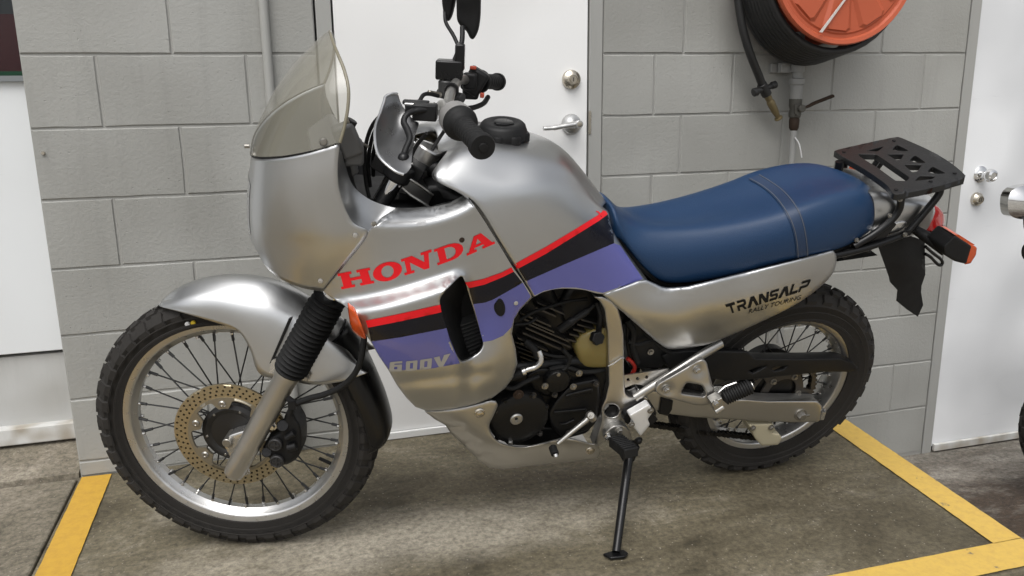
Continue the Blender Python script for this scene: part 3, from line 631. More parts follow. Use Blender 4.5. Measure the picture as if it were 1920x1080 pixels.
# --- seat
def seat_rows():
    ctr = [(.893, .933), (.945, .889), (1.03, .861), (1.15, .871), (1.28, .896), (1.36, .919), (1.45, .939), (1.54, .946), (1.605, .945), (1.632, .918)]
    near = [[(1148, 384, .040), (1153, 398, .062), (1157, 418, .078), (1163, 445, .082)],
            [(1183, 420, .052), (1180, 438, .076), (1186, 462, .094), (1197, 488, .098)],
            [(1247, 424, .056), (1240, 444, .086), (1238, 484, .112), (1246, 529, .116)],
            [(1347, 418, .080), (1352, 442, .112), (1347, 480, .131), (1342, 522, .130)],
            [(1440, 400, .095), (1453, 424, .128), (1459, 455, .144), (1463, 492, .143)],
            [(1498, 380, .097), (1511, 402, .130), (1519, 440, .147), (1526, 478, .145)],
            [(1558, 362, .094), (1573, 386, .126), (1579, 425, .141), (1581, 464, .137)],
            [(1603, 352, .080), (1622, 374, .106), (1626, 408, .120), (1623, 441, .112)],
            [(1630, 352, .050), (1641, 378, .078), (1645, 402, .088), (1641, 424, .082)],
            [(1638, 360, .020), (1645, 385, .040), (1648, 400, .045), (1644, 412, .042)]]
    rows = [[U(u, 0, w)]+[P(*a) for a in nr] for (u, w), nr in zip(ctr, near)]
    for r in rows: r.append(r[-1]+Vector((0, .03, -.01)))
    rows.insert(0, [p+Vector((-.004, -.3*p.y, -.03)) for p in rows[0]])
    return rows
st_ = MB().add(patch(seat_rows(), 6, 6, sym=True)).mirror()
seat = obj('seat', st_, M_seat, bike, 60); weld(seat); relax(seat, 6)
scast = caster(bvh_of(seat), .0022)
sl_ = [(1403, 337), (1426, 350), (1448, 368), (1468, 393), (1482, 420), (1490, 450), (1493, 482)]; sr_ = [(1426, 328), (1449, 342), (1473, 360), (1493, 384), (1506, 412), (1513, 445), (1516, 478)]
decal('passenger_strap', curve2(sl_, 4, False)+curve2(sr_, 4, False)[::-1], None, M_seat2, seat, scast)
scast2 = caster(bvh_of(seat), .0030)
for k_, e in ((.12, sl_), (.88, sr_)):
    mid = [(a[0]*(1-k_)+b[0]*k_, a[1]*(1-k_)+b[1]*k_) for a, b in zip(sl_, sr_)]
    obj('stitching', tube([scast2(*q) for q in curve2(mid, 5, False)], .0009, 6), mat('grey_thread', (.12, .13, .15), .8), seat)
pair('seat_base', patch([[P(*a)+Vector((0, .006, -.002)), P(*a)+Vector((0, .012, -.016))] for a in ((1163, 447, .085), (1197, 490, .103), (1222, 514, .115), (1246, 531, .122), (1290, 533, .132), (1342, 524, .138), (1463, 494, .149), (1526, 480, .151), (1581, 466, .143), (1623, 443, .116))], 5, 2), M_bpl, seat)
# --- upper fairing, windscreen
def wrap(c, e, n=5, p=1.0):
    """half of a hull section from centre point c to side point e"""
    out = []
    for i in range(n):
        th = math.pi/2*i/(n-1); out.append(Vector((c.x+(e.x-c.x)*(1-math.cos(th))**p, e.y*math.sin(th), c.z+(e.z-c.z)*(i/(n-1)))))
    return out
fr_ = [((472, 291), (637, 268, .190)), ((467, 335), (633, 318, .200)), ((464, 375), (638, 365, .205)), ((464, 410), (660, 415, .206)),
       ((467, 438), (690, 437, .206)), ((474, 452), (652, 490, .184)), ((484, 462), (606, 546, .152))]
rows = [wrap(P(a[0], a[1], 0), P(*b), 6) for a, b in fr_]
fv = patch(rows, 6, 5, sym=True); fairing = obj('front_fairing', MB().add(fv).mirror(), M_sil, bike, 60); weld(fairing); relax(fairing, 10)
sm_ = fairing.modifiers.new('thickness', 'SOLIDIFY'); sm_.thickness = .003; sm_.offset = 0
fcast = caster(bvh_of(fairing), .002)
edge_out = [(637, 268, .190), (633, 318, .200), (638, 365, .205), (660, 415, .206), (690, 436, .206), (700, 431, .205)]
edge_in = [(641, 286, .150), (648, 312, .140), (662, 348, .136), (690, 372, .138), (718, 384, .142), (742, 390, .148)]
lip = patch([[P(*a), P((a[0]+b[0])/2-2, (a[1]+b[1])/2+2, (a[2]*.45+b[2]*.55)), P(*b)] for a, b in zip(edge_out, edge_in)], 6, 4)
pair('cockpit_rim', lip, M_sil, fairing, smooth=60)
sc_ = [((470, 288), (637, 267, .190)), ((485, 250), (646, 235, .180)), ((510, 196), (652, 200, .168)), ((545, 142), (653, 165, .150)), ((581, 102), (645, 130, .120)), ((606, 77), (633, 100, .085)), ((619, 66), (625, 80, .040))]
rows = [wrap(P(a[0], a[1], 0)+Vector((-.002, 0, 0)), P(*b)+Vector((0, -.003, 0)), 6) for a, b in sc_]
M_scr = mat('smoked_windscreen', (.32, .305, .245), .035, var=.04, rvar=.03, alpha=.45, coat=.4)
screen = obj('windscreen', MB().add(patch(rows, 6, 5, sym=True)).mirror(), M_scr, bike, 60); weld(screen)
rim = [P(*b)+Vector((0, -.003, 0)) for a, b in sc_]; rim = rim+[P(620, 64, 0)]; rim = spline(rim, 6); rim = rim+[Vector((p.x, -p.y, p.z)) for p in rim[-2::-1]]
obj('screen_beading', tube(rim, .0032, 8), mat('clear_beading', (.26, .235, .165), .2, var=.1, alpha=.85), screen, 60)
bb = spline(wrap(P(472, 291, 0), P(637, 268, .19), 6), 5)
obj('screen_base_seal', MB().add(tube([p+Vector((-.002, -.001, .001)) for p in bb], .0016, 6)).mirror(), M_bpl, screen)
for px, py in ((606, 266), (478, 292)):
    q = fcast(px, py+8); n = Vector((0, -1, .15)) if px > 500 else Vector((-.8, -.6, 0))
    q = P(px, py, .187 if px > 500 else .035)
    obj('screen_bolt', lathe([(0, 0), (.0075, 0), (.0075, .002), (.0055, .0055), (0, .006)], q, n, 14), M_steel, screen)
obj('screen_bolt', cyl(P(468, 274, 0), P(458, 274, 0), .004, 10), M_steel, screen)
for px, py in ((666, 440), (601, 525)):
    obj('fairing_screw', lathe([(0, 0), (.006, 0), (.005, .002), (0, .003)], fcast(px, py), Vector((-.2, -1, .1)), 14), M_alub, fairing)
_fb = bvh_of(fairing); hg_ = []
for w in np.linspace(.905, 1.02, 9):
    row = []
    for v in np.linspace(-.05, .05, 13):
        h = _fb.ray_cast(Vector((-.3, v, w)), Vector((1, 0, 0))); row.append((h[0] if h[0] else Vector((.08, v, w)))+Vector((-.0024, 0, 0)))
    hg_.append(row)
obj('headlight', ([p for r in hg_ for p in r], [(i*13+j, i*13+j+1, (i+1)*13+j+1, (i+1)*13+j) for i in range(8) for j in range(12)]), mat('headlight_glass', (.55, .57, .60), .06, .6, var=.02, coat=.5), fairing, 60)
# --- side panel with scoop
def sstep(a, b, x): t = np.clip((x-a)/(b-a), 0, 1); return t*t*(3-2*t)
side_out = curve2([(689, 437), (670, 460), (638, 503), (605, 545)], 3, False)+[(619, 557), (643, 571), (657, 581), (671, 603), (684, 626), (695, 640), (710, 667), (729, 695), (744, 722), (762, 746), (779, 763), (799, 770), (837, 768), (888, 758), (923, 746), (947, 728), (962, 708), (970, 682), (967, 653), (960, 626), (964, 599), (975, 581), (999, 557), (979, 526), (960, 499), (933, 454), (912, 420), (893, 391), (875, 366), (848, 378), (810, 388), (775, 391), (745, 391), (718, 408), (698, 428)]
vent = curve2([(864, 518), (847, 533), (829, 553), (825, 567), (828, 590), (839, 622), (851, 653), (861, 673), (870, 677), (895, 663), (904, 650), (904, 637), (894, 602), (883, 564), (876, 540), (871, 526)], 3)
plug = [(936+11*math.cos(a)*math.cos(.25)-19*math.sin(a)*math.sin(.25)*-1, 575+11*math.cos(a)*math.sin(.25)*-1+19*math.sin(a)*math.cos(.25)) for a in [2*math.pi*k/20 for k in range(20)]]
crease = [(600, 556), (640, 553), (700, 549), (770, 531), (850, 505), (884, 493), (930, 470)]
base_ctrl = [(690, 437, .206), (648, 492, .182), (607, 545, .152), (720, 445, .206), (720, 480, .204), (680, 520, .190), (640, 545, .172), (780, 435, .208), (850, 420, .207), (905, 415, .202), (800, 470, .210), (870, 460, .208), (933, 454, .199), (960, 499, .197), (985, 535, .193), (999, 557, .190), (893, 391, .204), (760, 400, .209), (830, 390, .209),
             (700, 610, .197), (684, 626, .187), (695, 640, .190), (760, 600, .212), (825, 575, .216), (750, 650, .205), (838, 630, .208), (729, 695, .184), (780, 690, .197), (850, 690, .199), (762, 746, .172), (799, 770, .160), (800, 735, .186), (850, 735, .190),
             (888, 740, .215), (837, 768, .168), (888, 758, .198), (923, 746, .188), (947, 728, .182), (962, 708, .178), (970, 680, .178), (967, 653, .181), (960, 626, .186), (964, 599, .188), (975, 581, .189),
             (895, 520, .206), (920, 560, .200), (900, 600, .198), (930, 620, .197), (905, 645, .203), (895, 672, .216), (870, 685, .216), (930, 665, .202), (940, 690, .196), (905, 705, .214), (936, 575, .194)]
_base = tps(base_ctrl, 2e-2)
def signed(p, line):
    d = dist_poly(p, line, False); ys = np.interp(p[:, 0], [a[0] for a in line], [a[1] for a in line]); return np.where(p[:, 1] > ys, d, -d)
_cq = np.polyfit([600, 640, 700, 770, 850, 884], [558, 556, 549, 531, 505, 493], 3); _tq = np.polyfit([698, 745, 773, 810, 840, 875, 893], [428, 429, 427, 422, 414, 399, 388], 3)
def side_v(p):
    p = np.atleast_2d(np.array(p, float)); x, y = p[:, 0], p[:, 1]
    led = .044*sstep(-2, 37, (y-np.polyval(_cq, np.clip(x, 600, 890)))*.96)*(1-sstep(845, 890, x))*(1-sstep(585, 545, x))
    lipd = .047*np.clip((np.polyval(_tq, np.clip(x, 690, 895))-y)/34, 0, 1.3)**1.6*(y < 432)
    flut = .005*np.exp(-((y-(712+.10*(800-x)))/9)**2)*sstep(935, 915, x)
    return _base(p)+led-flut-lipd
sp_ = MB().add(sheet(side_out, side_v, [vent], 6, .004, relax=2, roll=(5, .004), rollw=lambda p: np.where((p[:, 0]+p[:, 1]*.78 < 1055) & (p[:, 1] < 556), .12, np.where((p[:, 0] > 862) & (p[:, 1] < 552-(1000-p[:, 0])*.0) & (signed(p, [(866, 360), (912, 430), (950, 497), (988, 548), (990, 560)]) < 16) & (p[:, 0] > 868) & (p[:, 1] < 560), .12, 1.))))
sidep = obj('side_fairing', sp_, M_sil, bike, 42)
mir = lambda o: [Vector((v.co.x, -v.co.y, v.co.z)) for v in o.data.vertices]
def mirrored(o, name=None, parent=None):
    return obj(name or o.name.split('.')[0], (mir(o), [tuple(reversed(p.vertices)) for p in o.data.polygons]), o.data.materials[0], parent or bike, 42)
mirrored(sidep)
sv = None
def sidecaster(eps):
    c = caster(bvh_of(sidep), eps)
    def to(px, py, v=0):
        q = c(px, py); b = float(side_v([(px, py)])[0])
        return q if abs(-q.y-b) < .006 else P(px, py, b+eps)
    return to
sidecast = sidecaster(.0009); sidecast2 = sidecaster(.0018)
inset = lambda poly, c, k=.985: [((x-c[0])*k+c[0], (y-c[1])*k+c[1]) for x, y in poly]
decal('red_stripe', [(686, 601), (751, 588), (825, 571), (828, 585), (751, 602), (690, 614)], sv, M_red, sidep, sidecast)
decal('navy_stripe', [(690, 614), (751, 602), (828, 585), (837, 615), (751, 632), (696, 639)], sv, M_nav, sidep, sidecast)
decal('blue_stripe', [(697, 640), (751, 632), (837, 615), (847, 645), (856, 668), (862, 681), (800, 692), (731, 694), (712, 668)], sv, M_blu, sidep, sidecast)
decal('red_stripe', [(872, 530), (906, 523), (940, 511), (959, 501), (963, 509), (943, 519), (909, 533), (879, 540)], sv, M_red, sidep, sidecast)
decal('navy_stripe', [(879, 540), (909, 533), (943, 519), (963, 509), (979, 529), (957, 543), (923, 562), (909, 567), (887, 570), (884, 560)], sv, M_nav, sidep, sidecast)
decal('blue_stripe', [(887, 570), (909, 567), (923, 562), (957, 543), (980, 530), (995, 556), (974, 579), (963, 597), (959, 613), (943, 629), (923, 638), (906, 641), (896, 602)], sv, M_blu, sidep, sidecast)
plc = P(936, 576, .180)
obj('vent_plug', MB().add(sheet(inset(plug, (936, 575), .98), float(side_v([(936, 575)])[0])+.0035, (), 4, .01, roll=(3, .002))).add(sheet(inset(plug, (936, 575), .55), float(side_v([(936, 575)])[0])+.0055, (), 4, .006)), M_bpl, sidep)
obj('seam_shadow_strip', MB().add(tube([P(a, b, v) for a, b, v in ((688, 437, .2065), (670, 460, .1965), (638, 503, .1785), (605, 545, .153))], .0009, 6)), M_bpl, sidep)
obj('seam_shadow_strip', MB().add(tube([P(a, b, v) for a, b, v in ((876, 366, .178), (894, 392, .196), (913, 421, .197), (934, 455, .196), (961, 500, .195), (980, 527, .191), (1000, 558, .188))], .0014, 6)), M_bpl, sidep)
for px, py, m in ((866, 450, M_rust), (967, 568, M_alub), (701, 420, M_steel)):
    obj('fairing_screw', lathe([(0, 0), (.006, 0), (.005, .002), (0, .003)], P(px, py, float(side_v([(px, py)])[0])), Vector((0, -1, .1)), 14), m, sidep)
decal('sticker_residue', [(782, 418), (798, 415), (799, 422), (784, 424)], sv, M_white, sidep, sidecast)
# --- lettering
GL = {
'H': ([(0, 0), (.42, 0), (.42, .16), (.34, .16), (.34, .41), (.66, .41), (.66, .16), (.58, .16), (.58, 0), (1, 0), (1, .16), (.92, .16), (.92, .84), (1, .84), (1, 1), (.58, 1), (.58, .84), (.66, .84), (.66, .59), (.34, .59), (.34, .84), (.42, .84), (.42, 1), (0, 1), (0, .84), (.08, .84), (.08, .16), (0, .16)], []),
'O': (ring2((.5, .5), .5, 36, .52), [ring2((.5, .5), .21, 24, .34)]),
'N': ([(0, 0), (.36, 0), (.36, .15), (.26, .15), (.26, .66), (.71, 0), (.90, 0), (.90, .85), (1, .85), (1, 1), (.64, 1), (.64, .85), (.74, .85), (.74, .42), (.36, 1), (0, 1), (0, .85), (.1, .85), (.1, .15), (0, .15)], []),
'D': ([(0, 0), (.55, 0), (.74, .05), (.89, .17), (.98, .34), (1, .5), (.98, .66), (.89, .83), (.74, .95), (.55, 1), (0, 1), (0, .85), (.1, .85), (.1, .15), (0, .15)], [[(.36, .15), (.50, .15), (.62, .21), (.70, .33), (.73, .5), (.70, .67), (.62, .79), (.50, .85), (.36, .85)]]),
'A': ([(0, 0), (.36, 0), (.36, .15), (.27, .15), (.305, .27), (.61, .27), (.645, .15), (.56, .15), (.56, 0), (1, 0), (1, .15), (.93, .15), (.64, 1), (.34, 1), (.08, .15), (0, .15)], [[(.355, .42), (.565, .42), (.46, .76)]]),
# wide sans for the side cover
'T': ([(.38, 0), (.62, 0), (.62, .74), (1, .74), (1, 1), (0, 1), (0, .74), (.38, .74)], []),
'r': ([(0, 0), (.24, 0), (.24, .32), (.5, .32), (.72, 0), (1, 0), (.76, .35), (.93, .42), (1, .55), (1, .8), (.93, .95), (.8, 1), (.1, 1), (.1, .78), (.7, .78), (.76, .74), (.76, .6), (.7, .55), (0, .55)], []),
'a': ([(0, 0), (.27, 0), (.47, .55), (.52, .55), (.73, 0), (1, 0), (.64, 1), (.36, 1)], []),
'n': ([(0, 0), (.24, 0), (.24, .6), (.66, 0), (1, 0), (1, 1), (.76, 1), (.76, .4), (.34, 1), (0, 1)], []),
's': ([(0, 0), (.85, 0), (.97, .08), (1, .2), (1, .42), (.95, .54), (.85, .6), (.26, .6), (.24, .64), (.24, .74), (.28, .78), (1, .78), (1, 1), (.15, 1), (.04, .93), (0, .8), (0, .58), (.05, .46), (.16, .4), (.74, .4), (.76, .36), (.76, .26), (.72, .22), (0, .22)], []),
'l': ([(0, 0), (1, 0), (1, .24), (.26, .24), (.26, 1), (0, 1)], []),
'p': ([(0, 0), (.25, 0), (.25, .3), (.85, .3), (.96, .37), (1, .5), (1, .8), (.95, .94), (.84, 1), (0, 1), (0, .78), (.72, .78), (.76, .74), (.76, .56), (.72, .52), (0, .52)], []),
'6': ([(.06, 0), (.94, 0), (1, .07), (1, .62), (.94, .68), (.38, .68), (.38, .78), (1, .78), (1, 1), (.08, 1), (0, .93), (0, .07)], [[(.38, .22), (.64, .22), (.64, .47), (.38, .47)]]),
'0': ([(.06, 0), (.94, 0), (1, .07), (1, .93), (.94, 1), (.06, 1), (0, .93), (0, .07)], [[(.37, .22), (.63, .22), (.63, .78), (.37, .78)]]),
'V': ([(.30, 0), (.56, 0), (1, 1), (.62, 1), (.44, .42), (.34, 1), (0, 1)], [])}
def letter(name, g, quad, vf, m, parent, to=P, eps=.0011, sp=4):
    tl, tr, bl, br = [np.array(a, float) for a in quad]
    f = lambda q: tuple((bl*(1-q[0])+br*q[0])*(1-q[1])+(tl*(1-q[0])+tr*q[0])*q[1])
    o, hs_ = GL[g]; return decal(name, [f(q) for q in o], vf, m, parent, to, eps, sp, [[f(q) for q in h] for h in hs_])
zz = lambda *q: [(580+.3427*a, 420+.3427*b) for a, b in q]
for g, q in (('H', zz((154, 272), (330, 238), (177, 357), (356, 322))), ('O', zz((338, 232), (497, 192), (360, 328), (516, 286))), ('N', zz((500, 194), (668, 138), (522, 281), (672, 236))), ('D', zz((680, 140), (832, 86), (702, 226), (850, 172))), ('A', zz((855, 88), (985, 28), (861, 174), (1016, 106)))):
    letter('red_letter', g, q, sv, M_red, sidep, sidecast)
M_lgr = mat('silver_letter', (.44, .42, .38), .5, 0.)
for g, q in (('6', zz((441, 752), (509, 746), (437, 803), (505, 803))), ('0', zz((529, 748), (592, 742), (527, 802), (588, 797))), ('0', zz((606, 740), (671, 731), (603, 796), (666, 787))), ('V', zz((680, 728), (772, 705), (682, 786), (770, 768)))):
    letter('silver_letter', g, q, sv, M_lgr, sidep, sidecast2)
# --- rear side cover
cov = curve2([(1130, 552), (1165, 540), (1198, 527)], 3, False)+curve2([(1212, 525), (1228, 532), (1250, 540), (1290, 538)], 3, False)+[(1400, 511), (1490, 489), (1540, 476), (1562, 470)]+curve2([(1568, 476), (1567, 498), (1552, 525), (1500, 566), (1430, 602), (1340, 641), (1300, 651), (1262, 655), (1246, 651), (1225, 636)], 4, False)+[(1190, 605), (1150, 570)]
cov_v = tps([(1130, 552, .153), (1200, 528, .140), (1250, 541, .142), (1400, 512, .152), (1562, 471, .150), (1566, 500, .148), (1500, 566, .146), (1430, 602, .140), (1340, 641, .125), (1262, 655, .125), (1190, 605, .142), (1230, 580, .160), (1330, 570, .168), (1430, 550, .166), (1510, 520, .158), (1280, 620, .150), (1370, 605, .150)], 2e-2)
cover = obj('side_cover', sheet(cov, lambda p: cov_v(p), (), 7, .003, relax=4, roll=(7, .005)), M_sil, bike, 42); mirrored(cover)
covcast = caster(bvh_of(cover), .001); cvv = None
M_ltr = mat('black_print', (.008, .008, .008), .6, var=.05, spec=.2)
A_ = np.array((1359, 571.5)); B_ = np.array((1530, 520)); C_ = np.array((1366, 589)); D_ = np.array((1519, 541))
xs = [0, .115, .235, .37, .495, .605, .735, .845, .96]
for i, g in enumerate('Transalp'):
    a, b = xs[i]+.004, xs[i+1]-.010
    if g == 'a' : b += .012; a -= .006
    letter('black_letter', g, [A_*(1-a)+B_*a, A_*(1-b)+B_*b, C_*(1-a)+D_*a, C_*(1-b)+D_*b], cvv, M_ltr, cover, covcast, sp=5)
fc = bpy.data.curves.new('tmp', 'FONT'); fc.body = 'RALLY TOURING'; fc.resolution_u = 2; fo = bpy.data.objects.new('tmp', fc); COL.objects.link(fo)
dg = bpy.context.evaluated_depsgraph_get(); tmsh = fo.evaluated_get(dg).to_mesh(); co = np.array([v.co[:2] for v in tmsh.vertices]); fcs = [tuple(p.vertices) for p in tmsh.polygons]
wd, hd = co[:, 0].max(), co[:, 1].max(); co = co/[wd, hd]
BL, BR, UPV = np.array((1402, 588.)), np.array((1500, 561.)), np.array((3., -8.5))
pp = BL+np.outer(co[:, 0], BR-BL)+np.outer(co[:, 1], UPV); vv = cov_v(pp)+.0011
obj('model_text', ([covcast(a[0], a[1]) for a in pp], fcs), M_ltr, cover, 60); fo.evaluated_get(dg).to_mesh_clear(); bpy.data.objects.remove(fo); bpy.data.curves.remove(fc)
# --- belly pan
pan = curve2([(797, 772), (840, 769), (890, 758), (920, 750)], 3, False)+curve2([(930, 752), (933, 761), (926, 778), (918, 796), (921, 812), (934, 828), (955, 836), (985, 838), (1020, 831), (1060, 820)], 4, False)+curve2([(1085, 826), (1105, 832), (1118, 834), (1126, 846), (1120, 860)], 3, False)+[(1090, 864), (1040, 869), (990, 874), (945, 880), (918, 877), (898, 864), (880, 845), (862, 828), (845, 812), (835, 797), (815, 786)]
pan_v = tps([(797, 772, .125), (840, 769, .155), (920, 750, .165), (933, 761, .166), (918, 800, .165), (850, 790, .155), (880, 810, .163), (900, 845, .150), (815, 786, .130), (845, 812, .130), (880, 845, .125), (918, 877, .105), (955, 845, .162), (1020, 845, .16), (1060, 840, .155), (1120, 848, .145), (945, 880, .11), (1040, 869, .115), (1120, 860, .13), (980, 838, .165), (1060, 820, .158)], 8e-3)
def pan_vf(p):
    v = pan_v(p)
    for (x, y, l, s_) in ((845, 802, 26, .010), (880, 832, 20, .010), (905, 857, 16, .008)):
        v = v-s_*np.exp(-(((p[:, 1]-y+(p[:, 0]-x)*.10)/4.5)**2))*sstep(l+6, l-6, np.abs(p[:, 0]-x))
    return v
panl = sheet(pan, pan_vf, (), 6, .003, roll=(7, .006))
bot = [(797, 772, .125), (815, 786, .128), (835, 797, .128), (845, 812, .128), (862, 828, .125), (880, 845, .122), (898, 864, .108), (918, 877, .103), (945, 880, .108), (990, 874, .112), (1040, 869, .113), (1090, 864, .122), (1120, 860, .128)]
bt = patch([[P(*a)+Vector((0, .004, .001)), Vector((P(*a).x, 0, P(*a).z-.012)), Vector((P(*a).x, -P(*a).y-.004, P(*a).z))] for a in bot], 3, 4)
pano = obj('belly_pan', MB().add(panl).mirror().add(bt), M_silf, bike, 42)
for px, py in ((899, 774), (1107, 844)):
    q = P(px, py, float(pan_v(np.array([(px, py)]))[0])+.001)
    obj('pan_bolt', MB().add(lathe([(0, 0), (.013, 0), (.0135, .0015), (.0105, .004), (.010, .0025), (.008, .002), (0, .002)], q, Vector((0, -1, .05)), 20)).add(lathe([(0, 0), (.0075, 0), (.0075, .005), (.006, .006), (0, .006)], q, Vector((0, -1, .05)), 14)), M_nick, pano)
# front indicator set in the fairing edge
ind = [(653, 579), (660, 581), (668, 588), (676, 606), (686, 634), (672, 630), (659, 615)]
iv_ = tps([(653, 579, .215), (668, 588, .238), (686, 634, .245), (672, 630, .225), (659, 615, .212), (672, 612, .246)], 1e-3)
obj('indicator_lens', sheet(curve2(ind, 4), lambda p: iv_(p), (), 5, .02, roll=(5, .006)), M_amb, sidep, 40)
# ------------------------------------------------------------------ wheels
M_tyre = mat('tyre_rubber', (.014, .014, .014), .75, var=.3, scale=16, bump=.4, bscale=120, col2=(.024, .022, .020), spec=.25)
M_rim = mat('rim_aluminium', (.64, .635, .62), .30, .95, var=.06, scale=20)
M_spoke = mat('dark_spoke', (.07, .07, .07), .4, .7, var=.2)
M_disc = mat('drilled_disc_steel', (.45, .385, .26), .38, .95, var=.03, scale=5)
M_hub = mat('hub_black', (.012, .011, .010), .45, var=.2)
YL = Vector((0, -1, 0))                 # towards the bike's left
def tyre_mesh(Rt, half, hgt, bead, knobs, rows, kh):
    m = MB(); pr = []
    Rc = Rt-kh
    for k in range(21):                 # carcass from left bead round to right bead
        a = math.pi*k/20; x = -math.cos(a); 
        r = bead+(Rc-bead)*(math.sin(a)**.62 if 0 < k < 20 else 0); y = half*(x if abs(x) < .9 else math.copysign(.9+(abs(x)-.9)*-1.8, x))
        pr.append((r, y))
    m.add(lathe(pr, (0, 0, 0), YL, 96, closed=True))
    for fr in (.16, .20, .44):         # moulded rings on the side wall
        t = math.sqrt(1-fr**(2/.62)); r = bead+(Rc-bead)*fr
        for sd_ in (1, -1): m.add(lathe([(r-.0012, half*t*sd_), (r-.0005, (half*t+.0014)*sd_), (r+.0008, (half*t+.0013)*sd_), (r+.0016, half*t*.99*sd_)], (0, 0, 0), YL, 96, closed=True))
    # tread blocks
    for (yc, yw, al, ph, skew) in rows:
        for i in range(knobs):
            a0 = 2*math.pi*(i+ph)/knobs; da = math.pi/knobs*al; q = []
            for top in (0, 1):
                for sa, sy in ((-1, -1), (1, -1), (1, 1), (-1, 1)):
                    k_ = .86 if top else 1.0; y = (yc+sy*yw*.5*k_)*half; a = a0+sa*da*k_+skew*(y/half)*math.pi/knobs
                    t = min(.999, abs(y/half)); base = bead+(Rc-bead)*(max(0, 1-t*t))**.31
                    r = base+(kh if top else -.004)
                    yy = y*(1+(.06*t if top else 0))
                    q.append(Vector((r*math.cos(a), -yy, r*math.sin(a))))
            m.add((q, [(4, 5, 6, 7), (0, 1, 5, 4), (1, 2, 6, 5), (2, 3, 7, 6), (3, 0, 4, 7)]))
    return m
def rim_mesh(Rf, hw, seat_r):
    h = [(Rf-.004, hw-.010), (Rf, hw-.006), (Rf+.0025, hw-.001), (Rf+.001, hw+.001), (Rf-.002, hw), (Rf-.016, hw-.003), (Rf-.0195, hw-.0045), (Rf-.0215, hw-.008), (Rf-.028, hw*.45), (Rf-.0325, .008)]
    return lathe(h+[(r, -y) for r, y in h[::-1]], (0, 0, 0), YL, 96, closed=True)
def spokes(parent, n, r_hub, r_rim, v_hub, cross, rs=.0019):
    for side in (1, -1):
        for typ in (1, -1):
            a1 = cross*typ; p = Vector((r_hub*math.cos(a1), -side*(v_hub+.003*typ), r_hub*math.sin(a1))); q = Vector((r_rim, -side*.006, 0))
            m = MB().add(tube([p, p.lerp(q, .9)], rs, 6)).add(tube([p.lerp(q, .9), q], rs*1.9, 6))
            me = mesh_of('spoke', m, 50); me.materials.append(M_spoke)
            for k in range(n//4):
                o = bpy.data.objects.new('spoke', me); COL.objects.link(o); o.parent = parent
                o.rotation_euler = (0, 2*math.pi*(k+(0 if typ > 0 else .25)+(0 if side > 0 else .5))/(n//4), 0)
def nipples(parent, n, r, m):
    mb = MB()
    for k in range(n):
        a = 2*math.pi*k/n; e = Vector((math.cos(a), 0, math.sin(a))); s_ = Vector((0, -.006*(1 if k % 2 else -1), 0)); mb.add(lathe([(0, 0), (.0045, 0), (.004, .006), (0, .007)], e*r+s_, -e, 8))
    return obj('spoke_nipples', mb, m, parent, kind='stuff')
FC = Vector((.0, 0, .357)); WF = STEER_M @ Matrix.Translation(FC) @ Matrix.Rotation(.35, 4, 'Y')
fw = empty('front_wheel', WF, bike)
frows = [(0, .34, .60, 0, 0), (.44, .30, .58, .5, .3), (-.44, .30, .58, .5, -.3), (.80, .32, .62, .1, .4), (-.80, .32, .62, .1, -.4)]
obj('tyre', tyre_mesh(.350, .047, .08, .277, 42, frows, .0075), M_tyre, fw, 30)
obj('rim', rim_mesh(.281, .029, .268), M_rim, fw, 40)
spokes(fw, 36, .048, .248, .030, .62); nipples(fw, 36, .2475, M_alub)
obj('hub', lathe([(0, -.055), (.02, -.055), (.024, -.04), (.055, -.036), (.058, -.026), (.036, -.022), (.033, 0), (.036, .022), (.060, .026), (.074, .034), (.076, .050), (.066, .055), (.060, .054), (.054, .050), (.03, .052), (.0, .052)], (0, 0, 0), YL, 40), M_hub, fw, 35)
# drilled disc, lying at v = .066
DV = .064
def disc_mesh(ro, ri, holes, t=.005, n=80):
    V, T, loops = tri(ring2((0, 0), ro, n), [ring2((0, 0), ri, n)]+holes, .006)
    A = [Vector((x, -DV, y)) for x, y in V]; B = [Vector((x, -DV+t, y)) for x, y in V]; k = len(A); Fc = list(T)+[tuple(i+k for i in reversed(f)) for f in T]
    for l in loops:
        for i in range(len(l)): a, b = l[i], l[(i+1) % len(l)]; Fc.append((a, b, b+k, a+k))
    return A+B, Fc
hl = []
for row, (r_, n_) in enumerate(((.1315, 48), (.1215, 48), (.1115, 48))):
    for k in range(n_): a = 2*math.pi*(k+row*.33)/n_; hl.append(ring2((r_*math.cos(a), r_*math.sin(a)), .0029, 8))
obj('hole_shade_ring', lathe([(.105, DV-.006), (.137, DV-.006), (.137, DV-.0075), (.105, DV-.0075)], (0, 0, 0), YL, 60, closed=True), M_dark, fw)  # added black ring, stands in for the shade inside the drilled holes
obj('brake_disc', disc_mesh(.138, .1035, hl), M_disc, fw, 30)
inr = []
for k in range(120):
    a = 2*math.pi*k/120; ph_ = (a*6/(2*math.pi)+.5) % 1-.5; t_ = max(0, 1-(abs(ph_)/.26)**2); r_ = .0965-.022*min(1, t_*1.6); inr.append((r_*math.cos(a), r_*math.sin(a)))
Vc, Tc, lc = tri(ring2((0, 0), .1045, 72), [inr], .006)
cA = [Vector((x, -DV-.0012, y)) for x, y in Vc]; cB = [Vector((x, -DV+.0055, y)) for x, y in Vc]; k_ = len(cA); cF = list(Tc)+[tuple(i+k_ for i in reversed(f)) for f in Tc]
for l in lc:
    for i in range(len(l)): a, b = l[i], l[(i+1) % len(l)]; cF.append((a, b, b+k_, a+k_))
obj('disc_carrier', (cA+cB, cF), mat('carrier_metal', (.40, .36, .28), .45, .9), fw, 30)
